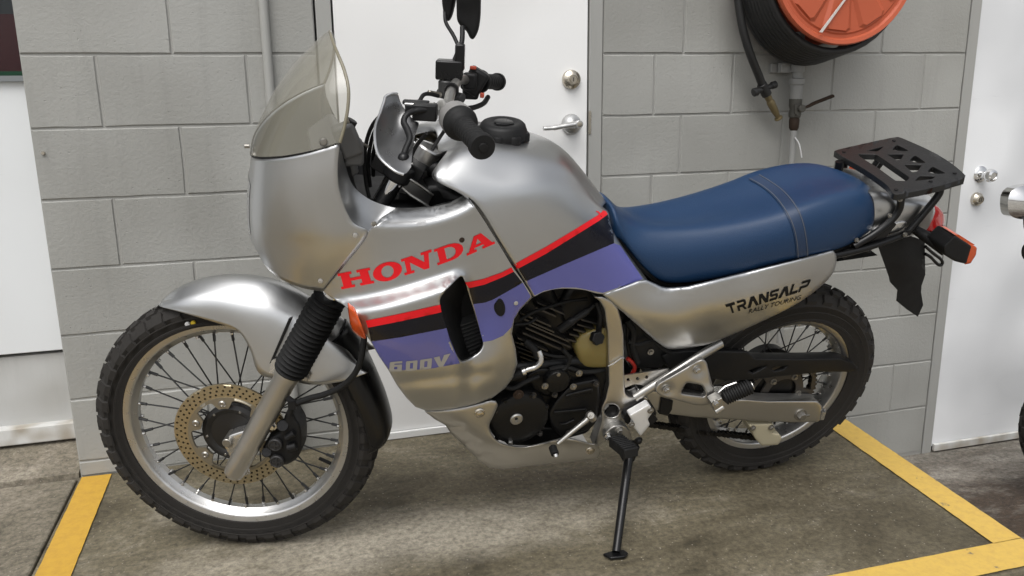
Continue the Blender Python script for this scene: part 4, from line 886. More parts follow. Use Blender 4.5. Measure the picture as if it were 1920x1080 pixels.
for k in range(6):
    a = 2*math.pi*k/6; obj('disc_bolt', lathe([(0, 0), (.0085, 0), (.009, .002), (.0065, .0045), (.004, .0045), (.003, .003), (0, .003)], (.088*math.cos(a), -DV-.001, .088*math.sin(a)), YL, 16), M_steel, fw)
for k in range(6):
    a = 2*math.pi*(k+.5)/6; obj('hub_rivet', lathe([(0, 0), (.0035, 0), (.0025, .002), (0, .0025)], (.064*math.cos(a), -.0545, .064*math.sin(a)), YL, 10), M_steel, fw)
obj('valve_stem', cyl((.248*math.cos(-.1), 0, .248*math.sin(-.1)), (.215*math.cos(-.1), 0, .215*math.sin(-.1)), .0045, 10), M_rub, fw)
RC = Vector((1.482, -.022, .331)); rw = empty('rear_wheel', Matrix.Translation(RC) @ Matrix.Rotation(.2, 4, 'Y'), bike)
rrows = [(0, .30, .62, 0, 0), (.40, .28, .62, .5, .3), (-.40, .28, .62, .5, -.3), (.72, .26, .64, .0, .5), (-.72, .26, .64, .0, -.5)]
obj('tyre', tyre_mesh(.324, .064, .1, .227, 34, rrows, .009), M_tyre, rw, 30)
obj('rim', rim_mesh(.231, .041, .219), M_rim, rw, 40)
spokes(rw, 36, .075, .200, .030, .55); nipples(rw, 36, .1975, M_alub)
obj('hub', lathe([(0, -.07), (.03, -.07), (.085, -.06), (.088, -.03), (.06, -.02), (.055, .0), (.06, .02), (.082, .026), (.082, .036), (.07, .042), (.055, .052), (.03, .056), (0, .056)], (0, 0, 0), YL, 40), M_eng, rw, 35)
# sprocket
spk = []
for k in range(47*4):
    a = 2*math.pi*k/(47*4); spk.append(((.108+(.005 if k % 4 in (1, 2) else -.002))*math.cos(a), (.108+(.005 if k % 4 in (1, 2) else -.002))*math.sin(a)))
cut = [[(r_*math.cos(2*math.pi*(k+f_)/5), r_*math.sin(2*math.pi*(k+f_)/5)) for r_, f_ in ((.096, .12), (.098, .5), (.096, .88), (.07, .8), (.068, .5), (.07, .2))] for k in range(5)]
Vs, Ts, ls = tri(spk, cut+[ring2((0, 0), .045, 24)], .012)
sA = [Vector((x, -.062, y)) for x, y in Vs]; sB = [Vector((x, -.056, y)) for x, y in Vs]; k_ = len(sA); sF = list(Ts)+[tuple(i+k_ for i in reversed(f)) for f in Ts]
for l in ls:
    for i in range(len(l)): a, b = l[i], l[(i+1) % len(l)]; sF.append((a, b, b+k_, a+k_))
obj('sprocket', (sA+sB, sF), mat('sprocket_steel', (.16, .15, .14), .45, .9, .2), rw, 30)
for k in range(5): a = 2*math.pi*k/5; obj('sprocket_bolt', bolt((.057*math.cos(a), -.063, .057*math.sin(a)), YL, .0065, .008), M_steel, rw)
for px, py, m_ in ((351, 608, M_white), (362, 606, mat('yellow_dot', (.7, .5, .02), .6))):
    obj('balance_mark', lathe([(0, -.004), (.0055, -.004), (.0055, .0012), (.004, .0018), (0, .0018)], WF.inverted() @ (STEER_M @ S(px, py, .0445)), YL, 14), m_, fw)
# ------------------------------------------------------------------ front end (turned with the fork)
SM = STEER_M
fd = Vector((math.sin(RAKE), 0, math.cos(RAKE)))
f0 = S(440, 884, .1); f1 = S(546, 690, .1); fdir = (f1-f0).normalized(); 
for sgn, nm in ((1, 'l'), (-1, 'r')):
    mv = lambda p: Vector((p.x, p.y*sgn, p.z))
    a, b = mv(f0), mv(f1); d = (b-a).normalized(); Lh = (b-a).length
    fk = obj('fork_leg', lathe([(0, -.012), (.018, -.012), (.0235, -.006), (.0255, .004), (.0265, .04), (.0270, Lh*.5), (.0275, Lh*.9), (.030, Lh*.93), (.0305, Lh-.01), (.029, Lh), (0, Lh)], a, d, 32), M_slid, bike, 40, M=SM)
    gp_ = []; gl = .206
    for k in range(17*6+1): t = k/(17*6); gp_.append((.0335+.0042*math.cos(2*math.pi*17*t)+(.0028 if .02 < t < .93 else 0), Lh-.006+gl*t))
    gp_ = [(.0285, Lh-.010), (.0355, Lh-.010), (.0365, Lh-.004)]+gp_+[(.03, Lh+gl-.004)]
    obj('fork_gaiter', lathe(gp_, a, d, 36), M_rub, fk, 60)
    obj('stanchion', cyl(a+d*(Lh+gl-.01), a+d*(Lh+.56), .0205, 24), M_chrm, fk)
    obj('axle_clamp', MB().add(sheet(curve2([(428, 818), (440, 812), (466, 806), (470, 818), (450, 846), (440, 868), (428, 850), (420, 832)], 3), .088, (), 6, .03, to=S, roll=(6, .006))) if sgn > 0 else MB().add(cyl(FC+Vector((0, .07, 0)), FC+Vector((0, .12, 0)), .025)), M_alub, fk)
    if sgn > 0: obj('axle_nut', bolt(S(429, 832, .0885), YL, .007, .007), M_steel, fk)
obj('front_axle', cyl(FC+Vector((0, -.1, 0)), FC+Vector((0, .1, 0)), .011), M_steel, bike, M=SM)
# fender
frs = [((-.180, .652), (299, 570, .018), (299, 572, .026), (300, 575, .032)), ((-.130, .704), (345, 555, .044), (343, 570, .060), (342, 586, .065)), ((-.06, .737), (400, 549, .053), (404, 575, .071), (400, 603, .074)), ((.02, .750), (458, 557, .058), (455, 590, .077), (446, 620, .080)),
       ((.10, .742), (505, 571, .060), (490, 615, .080), (469, 655, .082)), ((.17, .708), (545, 595, .062), (522, 650, .081), (488, 701, .084)), ((.225, .665), (585, 613, .062), (560, 668, .081), (540, 712, .084)), ((.27, .612), (620, 634, .062), (605, 680, .079), (588, 721, .082)), ((.305, .56), (648, 657, .058), (640, 690, .074), (645, 714, .077)), ((.335, .49), (672, 684, .055), (678, 692, .064), (690, 699, .068))]
rows = [[Vector((c[0], 0, c[1]))]+[S(*q) for q in n] for *_, c, n in [(0, r[0], r[1:]) for r in frs]]
fend = obj('front_fender', MB().add(patch(rows, 6, 6, sym=True)).mirror(), M_sil, bike, 60, M=SM); weld(fend); relax(fend, 6)
md = fend.modifiers.new('thickness', 'SOLIDIFY'); md.thickness = .003; md.offset = 0
rows = [[Vector((u, 0, w)), Vector((u-.006, -hw*.75, w-.004)), Vector((u-.02, -hw, w-.012)), Vector((u-.045, -hw*1.02, w-.028))] for u, w, hw in ((.268, .632, .066), (.312, .566, .066), (.345, .49, .064), (.366, .43, .062), (.378, .375, .06), (.374, .345, .055))]
mf = obj('rear_mudflap', MB().add(patch(rows, 5, 5, sym=True)).mirror(), M_bgl, fend, 60); weld(mf)
md = mf.modifiers.new('thickness', 'SOLIDIFY'); md.thickness = .003
objs('fender_bracket', (tube([S(574, 702, .093), S(580, 690, .092), S(586, 668, .09)], .0035, 8), bolt(S(570, 700, .094), YL, .006, .008), bolt(S(575, 707, .094), YL, .006, .01)), M_steel, fend)
obj('fender_clip', sheet([(509, 676), (518, 672), (519, 684), (512, 697), (505, 700)], .094, (), 5, .004, to=S), M_alub, fend)
obj('fender_slot', sheet([(541, 598), (548, 596), (524, 650), (512, 678), (505, 682)], .090, (), 5, .01, to=S), M_bpl, fend)
# caliper
cal_ = obj('brake_caliper', MB().add(sheet(curve2([(537, 772), (548, 770), (556, 785), (564, 800), (566, 830), (562, 852), (548, 866), (530, 872), (512, 866), (500, 852), (494, 838), (505, 820), (520, 812), (528, 800)], 3), .105, (), 6, .05, to=S, roll=(8, .012))), M_bpl, bike, 40, M=SM)
for px, py in ((517, 832), (520, 863)):
    q = S(px, py, .108); obj('piston_cap', MB().add(lathe([(0, 0), (.0165, 0), (.0165, .007), (.014, .009), (.0125, .009), (.0115, .0075), (0, .0075)], q, YL, 24)).add(box(q+Vector((0, -.0085, 0)), (.02, .003, .004))).add(box(q+Vector((0, -.0085, 0)), (.004, .0032, .02))), mat('caliper_grey', (.035, .034, .034), .5, .3), cal_)
objs('caliper_boss', (cyl(S(530, 798, .11), S(530, 798, .075), .014), cyl(S(540, 840, .112), S(556, 836, .112), .010), cyl(S(537, 822, .112), S(552, 812, .112), .008), cyl(S(500, 848, .11), S(500, 848, .08), .012)), M_bpl, cal_)
obj('caliper_bolt', MB().add(bolt(S(511, 799, .1), YL, .007, .009)), M_alub, cal_)
obj('caliper_bolt', MB().add(bolt(S(463, 884, .085), YL, .006, .01)), M_alub, cal_)
hose_p = [S(543, 776, .11), S(548, 764, .112), S(556, 756, .112), S(580, 747, .112), S(610, 739, .115), S(640, 725, .12), S(662, 705, .125), S(675, 680, .13), S(680, 655, .13), S(682, 630, .12), S(672, 590, .10)]
obj('brake_hose', tube(spline(hose_p, 6), .0072, 10), M_rub, cal_)
obj('hose_clamp', MB().add(tube([S(527, 742, .10), S(540, 747, .11), S(552, 756, .112)], .0075, 8)).add(box(S(549, 758, .112), (.018, .018, .02))), M_bpl, cal_)
# yokes
ya = f0+fdir*((f1-f0).length+.40)
for t_, nm in ((.33, 'lower_yoke'), (.53, 'upper_yoke')):
    c0_ = f0+fdir*((f1-f0).length+t_); m = MB()
    m.add(box(Vector((c0_.x+.02, 0, c0_.z)), (.06, .17, .03), Matrix.Rotation(RAKE, 3, 'Y')))
    for s_ in (1, -1): m.add(cyl(Vector((c0_.x, s_*c0_.y, c0_.z))-fdir*.018, Vector((c0_.x, s_*c0_.y, c0_.z))+fdir*.018, .031, 24))
    obj(nm, m, M_bpl, bike, bevel=.003, M=SM)
# handlebar
hb = [(.597, .425, 1.163), (.555, .31, 1.176), (.530, .265, 1.182), (.512, .20, 1.192), (.500, .12, 1.177), (.497, .05, 1.152), (.496, 0, 1.150)]
hbp = [U(*a) for a in hb]; hbp = spline(hbp+[Vector((p.x, -p.y, p.z)) for p in hbp[-2::-1]], 6)
bar = obj('handlebar', tube(hbp, .0115, 14), M_alum, bike, 60, M=SM)
BL_, BR_ = U(.597, .425, 1.163), U(.597, -.425, 1.163); IL, IR = U(.553, .305, 1.177), U(.553, -.305, 1.177)
def grip(e, i):
    d = (e-i).normalized(); L = (e-i).length; pr = [(0, -.002)]
    for k in range(9): h = L*(.05+.1*k); pr += [(.0178, h-.004), (.0192, h-.002), (.0192, h+L*.1-.007), (.0178, h+L*.1-.005)]
    pr += [(.0225, L-.012), (.0228, L-.002), (.021, L+.003), (.008, L+.003), (.007, L+.0065), (0, L+.007)]
    return pr, i, d
for e, i in ((BL_, IL), (BR_, IR)):
    pr, c, d = grip(e, i); g = obj('grip', lathe(pr, c, d, 28), M_rub, bar, 40)
dl = (BL_-IL).normalized()
obj('grip_housing', lathe([(0, -.062), (.025, -.060), (.0305, -.048), (.0318, -.030), (.0318, -.012)], IL, dl, 36), mat('grey_housing', (.33, .32, .31), .45, .3), bar, 40)
obj('grip_flange', lathe([(.0318, -.012), (.0322, -.007), (.0312, -.001), (.027, .004), (.0215, .008), (.0195, .014), (.019, .02)], IL, dl, 36), M_rub, bar, 40)
dr = (BR_-IR).normalized()
obj('throttle_flange', lathe([(0, -.004), (.027, -.004), (.029, 0), (.029, .006), (.026, .010), (.019, .012)], IR, dr, 30), M_bpl, bar, 40)
sw = IR-dr*.028
obj('switch_housing', MB().add(box(sw, (.05, .042, .062), Matrix.Rotation(.5, 3, 'Y'))).add(box(sw+Vector((-.01, .02, -.03)), (.04, .05, .03))).add(box(sw-dr*.03, (.035, .03, .04))), M_bpl, bar, bevel=.007)
obj('red_switch', MB().add(box(sw+Vector((-.004, -.018, .034)), (.016, .012, .008))), mat('orange_switch', (.5, .07, .03), .5), bar, bevel=.002)
obj('red_switch', MB().add(box(sw+Vector((.02, -.02, -.03)), (.010, .012, .012))), mat('orange_switch', (.5, .07, .03), .5), bar, bevel=.002)
mc = S(838, 140, -.19)
res_ = obj('brake_reservoir', MB().add(box(mc+Vector((.006, 0, .012)), (.062, .05, .044))).add(box(mc+Vector((.03, -.008, .042)), (.022, .03, .06))), M_bgl, bar, bevel=.004)
obj('master_cylinder', MB().add(cyl(mc+Vector((0, -.01, -.05)), mc+Vector((0, -.01, -.012)), .019)).add(cyl(mc+Vector((-.02, .02, -.045)), mc+Vector((.04, -.02, -.05)), .012)), mat('dark_cast', (.07, .07, .07), .45, .5), bar)
obj('bar_clamp', MB().add(lathe([(.0118, -.006), (.0165, -.006), (.0165, .006), (.0118, .006)], U(.500, -.12, 1.177), Vector((.05, -1, -.1)), 20, closed=True)), M_bpl, bar)
obj('brake_lever', MB().add(tube(spline([S(815, 198, -.16), S(850, 200, -.2), S(880, 203, -.25), S(905, 195, -.31), S(915, 182, -.36)], 5), .0065, 10)), M_bpl, bar)
obj('brake_line', MB().add(tube(spline([S(822, 180, -.15), S(806, 176, -.13), S(794, 178, -.11), S(786, 190, -.08), S(770, 205, -.05), S(745, 230, .0), S(720, 290, .0)], 6), .0048, 8)), M_rub, bar)
obj('line_fitting', MB().add(cyl(S(826, 178, -.16), S(803, 174, -.135), .0062, 10)), M_nick, bar)
# mirrors
def mirror(stalk, head, rr_, v):
    m = obj('mirror', tube(spline([S(*q) for q in stalk], 6), rr_, 10), M_bpl, bike, 60, M=SM)
    vf = tps([(x, y, v+d) for x, y, d in head], 1e-3); out = curve2([(x, y) for x, y, d in head[:-1]], 4)
    obj('mirror_head', sheet(out, lambda p: vf(p), (), 5, .022, to=S, roll=(7, .012)), M_bpl, m, 40); return m
mirror([(853, 146, -.2), (850, 122, -.205), (858, 100, -.21), (866, 78, -.22), (867, 50, -.24)], [(858, -70, 0), (880, -85, 0), (899, -70, 0), (901, 10, 0), (898, 50, 0), (890, 71, 0), (882, 72, 0), (874, 58, 0), (860, 44, 0), (856, 20, 0), (880, 0, .008)], .0062, -.25)
mirror([(860, 88, -.22), (850, 66, -.24), (836, 42, -.27), (834, 20, -.29)], [(832, -80, 0), (850, -75, 0), (856, -20, 0), (850, 20, 0), (843, 38, 0), (836, 36, 0), (830, 14, 0), (828, -20, 0), (842, -15, .006)], .0045, -.28)
# left hand guard and clutch lever
hg = [(723, 181, .225), (735, 176, .215), (745, 176, .205), (750, 190, .205), (757, 203, .21), (775, 225, .235), (785, 232, .245), (778, 255, .285), (774, 280, .325), (771, 306, .36), (769, 316, .37), (757, 327, .385), (740, 320, .385), (718, 302, .37), (707, 284, .350), (703, 260, .325), (704, 236, .295), (713, 212, .26), (720, 190, .235)]
hv = tps(hg+[(738, 225, .235), (732, 255, .275), (745, 285, .325), (755, 245, .250)], 1e-4)
hgs = obj('hand_guard', sheet(curve2([q[:2] for q in hg], 3), lambda p: hv(p), (), 5, .003, to=S), mat('guard_grey', (.26, .26, .26), .3, .8), bike, 50, M=SM)
obj('guard_edge', tube([S(x, y, float(hv([(x, y)])[0])) for x, y in curve2([q[:2] for q in hg[11:]+hg[:3]], 3, False)], .0028, 8), M_sil, hgs)
_unused = None and obj('hand_guard', ([Vector((v.co.x, -v.co.y, v.co.z)) for v in hgs.data.vertices], [tuple(p.vertices) for p in hgs.data.polygons]), M_sil, bike, 50, M=SM)
lvr = obj('clutch_lever', tube(spline([S(806, 206, .25), S(784, 207, .26), S(764, 214, .275), S(757, 228, .285), S(764, 244, .30), S(768, 260, .315), S(761, 278, .33), S(756, 292, .34)], 6), [.008]*8+[.0065]*34+[.006]*1, 10, flat=.8), M_bpl, bike, 60, M=SM)
obj('lever_ball', lathe([(0, -.011), (.006, -.0095), (.010, -.005), (.011, 0), (.010, .005), (.006, .0095), (0, .011)], S(757, 297, .342), YL, 18), M_bgl, lvr, 60)
obj('lever_perch', MB().add(box(S(797, 210, .245), (.045, .03, .03))).add(box(S(780, 192, .22), (.05, .02, .008))).add(box(S(790, 205, .235), (.06, .018, .018))), M_bpl, lvr, bevel=.003)
obj('perch_cover', MB().add(box(S(787, 195, .225), (.055, .03, .006))), M_alub, lvr, bevel=.002)
# cockpit: gauges behind the screen, cables, head stock, boxes
gm = U(.33, 0, 1.10)
pod = obj('instrument_pod', MB().add(box(gm+Vector((-.075, .0, -.03)), (.07, .22, .07), Matrix.Rotation(-.6, 3, 'Y'))).add(box(P(652, 262, .13), (.045, .03, .07), Matrix.Rotation(-.35, 3, 'Y'))).add(box(P(662, 285, .12), (.04, .04, .05))), mat('grey_plastic', (.10, .10, .10), .5), bike, bevel=.008)
obj('pod_knob', cyl(P(655, 235, .13), P(661, 225, .13), .011, 16), M_bpl, pod)
obj('screen_bracket', MB().add(tube([P(650, 222, .14), P(668, 262, .13), P(690, 275, .10)], .003, 6)), M_steel, pod)
pair('inner_fairing', patch([[P(x, y, v)+Vector((0, .003, 0)), P(x, y, v)+Vector((.02, .04, -.05)), P(x, y, v)+Vector((.03, .09, -.10))] for x, y, v in ((641, 286, .150), (648, 312, .140), (662, 348, .136), (690, 372, .138), (718, 384, .142), (745, 391, .15), (775, 391, .156), (810, 388, .162), (848, 378, .166))], 4, 4), M_bpl, bike, smooth=60)
obj('cockpit_dark_filler', MB().add(box(U(.36, 0, .90), (.22, .17, .16), Matrix.Rotation(.1, 3, 'Y'))), M_bpl, bike, bevel=.02)  # added dark block, fills the cockpit so the wall does not show through
obj('head_stock', MB().add(cyl(U(.375, 0, .90), U(.465, 0, 1.07), .032, 24)), M_silf, bike)
fsb = obj('fuse_box', prism([P(*q) for q in ((752, 354, .10), (767, 334, .10), (813, 366, .10), (803, 388, .10))], (0, .15, .0)), mat('box_metal', (.20, .20, .195), .35, .85), bike, 30, bevel=.004)
objs('box_edge', (tube([P(753, 352, .103), P(768, 365, .103), P(803, 387, .103)], .0035, 6), tube([P(767, 335, .103), P(790, 350, .103), P(812, 366, .103)], .003, 6)), M_alub, fsb)
obj('frame_neck', MB().add(tube(spline([U(.44, 0, 1.03), U(.50, .03, 1.02), U(.60, .06, .98), U(.75, .07, .93)], 5), .02, 12)).add(tube(spline([U(.44, 0, 1.03), U(.50, -.03, 1.02), U(.60, -.06, .98), U(.75, -.07, .93)], 5), .02, 12)).add(box(U(.50, 0, .95), (.12, .16, .12))), M_bpl, bike, bevel=.01)
obj('neck_cover', patch([[P(815, 345, .10), P(822, 355, .12), P(832, 372, .13)], [P(838, 350, .12), P(842, 360, .135), P(848, 374, .145)], [P(855, 358, .13), P(858, 364, .14), P(868, 368, .15)]], 5, 5), M_bpl, bike)
for k, pts in enumerate(([(718, 213, .1), (700, 232, .08), (688, 262, .06), (683, 300, .05), (686, 340, .05), (692, 370, .06)], [(720, 222, .09), (703, 245, .07), (694, 275, .05), (690, 310, .04), (694, 350, .04)], [(725, 228, .08), (708, 256, .06), (700, 290, .04), (700, 330, .03)], [(800, 250, .12), (780, 275, .1), (770, 300, .08), (775, 330, .06)], [(840, 235, .0), (822, 262, .0), (806, 290, .02), (800, 320, .03)])):
    obj('control_cable', tube(spline([P(*q) for q in pts], 6), .0042, 8), M_rub, bike)
obj('ignition_switch', MB().add(cyl(S(722, 318, .06), S(742, 300, .06), .022)).add(box(S(722, 308, .08), (.05, .05, .03), Matrix.Rotation(RAKE, 3, 'Y'))).add(box(S(735, 322, .085), (.055, .03, .02), Matrix.Rotation(RAKE, 3, 'Y'))), M_bpl, bike, bevel=.004, M=SM)
# radiator in the scoop
rad = obj('radiator', sheet(inset(vent, (866, 597), 1.12), .128, (), 9, .02), M_dark, bike)
for k in range(11):
    y_ = 628+7.2*k-22; x0_ = float(np.interp(y_, [590, 620, 655, 678], [846, 848, 858, 866])); x1_ = 902
    obj('radiator_slat', prism([P(x0_, y_+10, .15), P(x1_, y_-9, .15), P(x1_, y_-7, .15), P(x0_, y_+12, .15)], (0, .022, .004)), mat('slat_black', (.06, .06, .06), .4), rad, smooth=0)
scoop = patch([[P(x, y, v), P(x2, y2, v2)] for x, y, v, x2, y2, v2 in ((864, 518, .205, 880, 530, .12), (845, 535, .235, 875, 548, .12), (827, 556, .250, 868, 570, .12), (826, 575, .255, 868, 590, .12), (833, 606, .255, 872, 615, .12), (851, 653, .25, 880, 648, .12), (862, 674, .232, 888, 662, .12), (880, 672, .22, 895, 655, .12), (904, 648, .20, 905, 640, .12))], 4, 3)
obj('scoop_wall', scoop, M_bpl, sidep)
# ------------------------------------------------------------------ engine
eng = obj('engine', MB().add(box(U(.745, 0, .44), (.36, .22, .20))).add(box(U(.70, 0, .62), (.20, .16, .26), Matrix.Rotation(-.45, 3, 'Y'))).add(box(U(.86, 0, .62), (.20, .15, .26), Matrix.Rotation(.4, 3, 'Y'))).add(box(U(.78, 0, .74), (.26, .12, .14))), M_eng, bike, bevel=.015)
d_f = np.array((62, 27.)); 
for k in range(9):
    s0 = np.array((1008-3.6*k if k < 7 else 975, 566+9.5*k), float); ln = (.82, .62, .95, 1.0, 1.3, 1.35, 1.25, .9, .8)[k]; off = (0, 0, -26, -20, -8, -4, -6, -4, 2)[k]
    a = s0+np.array((off, 0)); b = a+d_f*ln
    obj('cooling_fin', prism([P(*a, .105), P(*b, .105), P(b[0], b[1]+3.2, .105), P(a[0], a[1]+3.2, .105)], (0, .10, 0)), M_fin, eng, smooth=0)
for k in range(5):
    a = np.array((1090-7.5*k, 598+9.0*k)); b = a+np.array((34, 9.5))
    obj('cooling_fin', prism([P(*a, .10), P(*b, .10), P(b[0], b[1]+3, .10), P(a[0], a[1]+3, .10)], (0, .09, 0)), M_fin, eng, smooth=0)
for k in range(6):
    a = np.array((966+3*k, 640+9.*k)); b = a+np.array((70-6*k, 26-2*k))
    obj('cooling_fin', prism([P(*a, .10), P(*b, .10), P(b[0], b[1]+3, .10), P(a[0], a[1]+3, .10)], (0, .08, 0)), M_eng, eng, smooth=0)
objs('spark_lead', (tube(spline([P(1050, 618, .115), P(1072, 602, .12), P(1098, 585, .118), P(1113, 572, .11)], 6), [.011]*7+[.009]*7+[.006]*5, 10), tube(spline([P(965, 608, .13), P(990, 606, .125), P(1006, 596, .12)], 5), .004, 8), tube(spline([P(1122, 622, .11), P(1126, 590, .11), P(1118, 566, .1)], 5), .008, 8)), M_bpl, eng)
gc = P(972, 782, .135)
gcv = obj('generator_cover', lathe([(.078, -.05), (.078, .004), (.075, .010), (.066, .014), (.05, .017), (.02, .018), (0, .018)], gc, YL, 48), M_eng, eng, 35)
for k in range(7): a = 2*math.pi*(k+.4)/7; obj('cover_bolt', bolt(gc+Vector((.074*math.cos(a), -.005, .074*math.sin(a))), YL, .0055, .007), M_eng, gcv)
obj('cover_cap', lathe([(0, 0), (.0165, 0), (.0165, .003), (.014, .0055), (.005, .006), (.0045, .004), (0, .004)], P(968, 785, .154), YL, 24), M_alum, gcv)
obj('cover_cap_hex', lathe([(0, 0), (.0045, 0), (.0045, .0008), (0, .0008)], P(968, 785, .1602), YL, 6), M_dark, gcv)
obj('rusty_bolt', bolt(P(972, 740, .15), YL, .009, .007), M_rust, gcv)
scv = [(1025, 776), (1040, 752), (1059, 731), (1075, 717), (1124, 708), (1126, 741), (1121, 786), (1108, 804), (1058, 822), (1036, 806)]
spc = obj('sprocket_cover', sheet(rounded(scv, 10), .135, (), 8, .08, roll=(8, .012)), M_eng, eng, 35)
for rb_ in ([(1060, 742), (1072, 737), (1112, 728), (1111, 736), (1062, 746)], [(1038, 772), (1100, 766), (1100, 771), (1040, 777)], [(1048, 795), (1060, 794), (1078, 786), (1079, 790), (1062, 799)]):
    obj('cover_rib', sheet(rounded(rb_, 3), .141, (), 5, .012, roll=(3, .003)), M_eng, spc)
for q in ((1075, 725), (1086, 700), (1022, 724), (1046, 700)): obj('cover_bolt', bolt(P(*q, .143 if q[1] > 720 else .13), YL, .006, .007), M_steel, spc)
obj('clutch_cover', lathe([(0, -.05), (.034, -.05), (.034, 0), (.031, .005), (.012, .008), (0, .008)], P(1045, 715, .13), YL, 32), M_eng, eng, 35)
obj('casing_top', sheet(rounded([(985, 705), (1010, 690), (1060, 690), (1095, 700), (1090, 712), (1060, 720), (1030, 745), (1000, 735)], 8), .118, (), 8, .06, roll=(6, .008)), M_eng, eng, 35)
obj('lower_casing', sheet(rounded([(925, 800), (1000, 800), (1110, 800), (1100, 812), (1062, 822), (1010, 836), (950, 834)], 8), .12, (), 8, .1, roll=(6, .008)), M_eng, eng, 35)
wp_ = obj('water_pipe_elbow', tube(spline([P(976, 700, .14), P(988, 693, .142), P(1002, 689, .142), P(1012, 681, .142), P(1014, 670, .138), P(1010, 658, .13)], 6), .0075, 14), M_alub, eng, 60)
obj('hose_clip', lathe([(.0078, -.004), (.0105, -.004), (.0105, .004), (.0078, .004)], P(982, 696, .141), P(995, 691, .142)-P(982, 696, .141), 18, closed=True), M_alub, wp_)
objs('coolant_hose', (tube(spline([P(940, 712, .13), P(960, 706, .138), P(980, 698, .141)], 5), .011, 12), tube(spline([P(1008, 670, .13), P(1002, 655, .125), P(985, 640, .11)], 5), .009, 12)), M_rub, wp_)
obj('drain_stub', cyl(P(957, 826, .15), P(957, 836, .15), .006, 10), M_alum, eng)
# coolant bottle
M_cream = mat('yellowed_plastic', (.36, .30, .125), .4, var=.25, scale=14, col2=(.20, .155, .05)); M_cream.node_tree.nodes['Principled BSDF'].inputs['Subsurface Weight'].default_value = .15
bt_ = obj('coolant_bottle', sheet(rounded([(1074, 648), (1084, 628), (1104, 619), (1128, 612), (1142, 616), (1142, 690), (1096, 692), (1087, 682)], 7), tps([(1074, 648, .10), (1104, 619, .105), (1142, 616, .112), (1142, 690, .112), (1096, 692, .108), (1110, 655, .122), (1090, 660, .115)], 1e-3), (), 6, .06, roll=(7, .012)), M_cream, bike, 40)
kn = []
for k in range(24): a = 2*math.pi*k/24; r_ = .0165+(.0012 if k % 4 < 2 else -.0008); kn.append((r_*math.cos(a), r_*math.sin(a)))
kx, ky, kd = frame(Vector((.15, -1, .35))); kc_ = P(1116, 632, .120)
obj('bottle_cap', prism([kc_+kx*a+ky*b for a, b in kn], kd*.018), M_bpl, bt_, bevel=.002)
obj('seat_hose', tube(spline([P(1140, 690, .10), P(1120, 696, .115), P(1090, 697, .12), P(1060, 688, .12), P(1030, 692, .12)], 5), .006, 8), M_rub, bt_)
# gear lever
gl_ = obj('gear_lever', tube([P(1108, 778, .165), P(1098, 789, .170), P(1072, 810, .178), P(1046, 832, .182)], [.009, .0075, .0065, .0065], 12), M_alum, bike, 60)
obj('lever_clamp', MB().add(cyl(P(1104, 776, .17), P(1113, 786, .17), .0105)).add(cyl(P(1108, 779, .15), P(1108, 779, .178), .0095)), M_steel, gl_)
obj('lever_rubber', MB().add(cyl(P(1036, 838, .18), P(1041, 852, .205), .0105, 16)).add(cyl(P(1041, 852, .205), P(1042, 855, .21), .0065, 12)), M_rub, gl_)
obj('lever_stub', cyl(P(1041, 851, .206), P(1043, 857, .212), .006, 12), M_alub, gl_)
# ------------------------------------------------------------------ frame and rear end
pl = [(1112, 556), (1130, 556), (1146, 564), (1159, 579), (1165, 600), (1169, 627), (1170, 698), (1172, 737), (1180, 744), (1190, 743), (1200, 737), (1218, 748), (1205, 758), (1186, 765), (1170, 778), (1164, 792), (1158, 806), (1140, 822), (1122, 836), (1112, 836), (1122, 809), (1128, 788), (1127, 764), (1134, 750), (1141, 721), (1140, 685), (1139, 627), (1133, 579), (1123, 563)]
frm = obj('frame_plate', sheet(rounded(pl, 4, 2), tps([(1120, 560, .15), (1150, 580, .145), (1155, 650, .132), (1155, 720, .132), (1150, 770, .135), (1200, 748, .14), (1120, 830, .13)], 1e-3), [ring2((1147, 770), 14, 20, 12)], 7, .03, roll=(4, .005)), M_silf, bike, 40)
obj('swingarm_pivot', lathe([(0, 0), (.019, 0), (.019, .004), (.014, .006), (0, .006)], P(1147, 770, .118), YL, 24), M_bpl, frm)
obj('frame_seam', tube([P(1140, 686, .135), P(1150, 682, .1355), P(1165, 671, .1355), P(1170, 671, .134)], .0018, 6), M_alub, frm)
sub = obj('subframe_tube', tube(spline([P(1190, 746, .140), P(1240, 714, .139), P(1300, 675, .130), P(1352, 644, .108)], 5), .0105, 14, flat=1.2), M_alum, bike, 60)
obj('subframe_tube', tube([Vector((p.x, -p.y, p.z)) for p in spline([P(1190, 746, .140), P(1240, 714, .139), P(1300, 675, .130), P(1352, 644, .108)], 5)], .0105, 14), M_alum, bike, 60)
gus = sheet([(1170, 704), (1210, 698), (1254, 691), (1250, 699), (1240, 710), (1212, 729), (1204, 722), (1190, 720), (1172, 727)], .128, [ring2((1178, 712), 3.2, 10), ring2((1195.5, 710), 3.2, 10), ring2((1212.5, 707), 3.2, 10)], 6, .004)
obj('gusset_plate', gus, M_silf, frm, 40)
pb = [(1229, 728), (1234, 720), (1308, 677), (1318, 673), (1325, 679), (1334, 715), (1344, 748), (1336, 757), (1322, 760), (1305, 760), (1244, 744), (1232, 738)]
ph = [(1287, 717), (1312, 721), (1318, 724), (1324, 738), (1320, 744), (1290, 740), (1276, 738), (1281, 727)]
pbv = tps([(1229, 728, .16), (1318, 675, .16), (1344, 750, .172), (1305, 755, .168), (1270, 735, .164), (1300, 700, .164)], 1e-3)
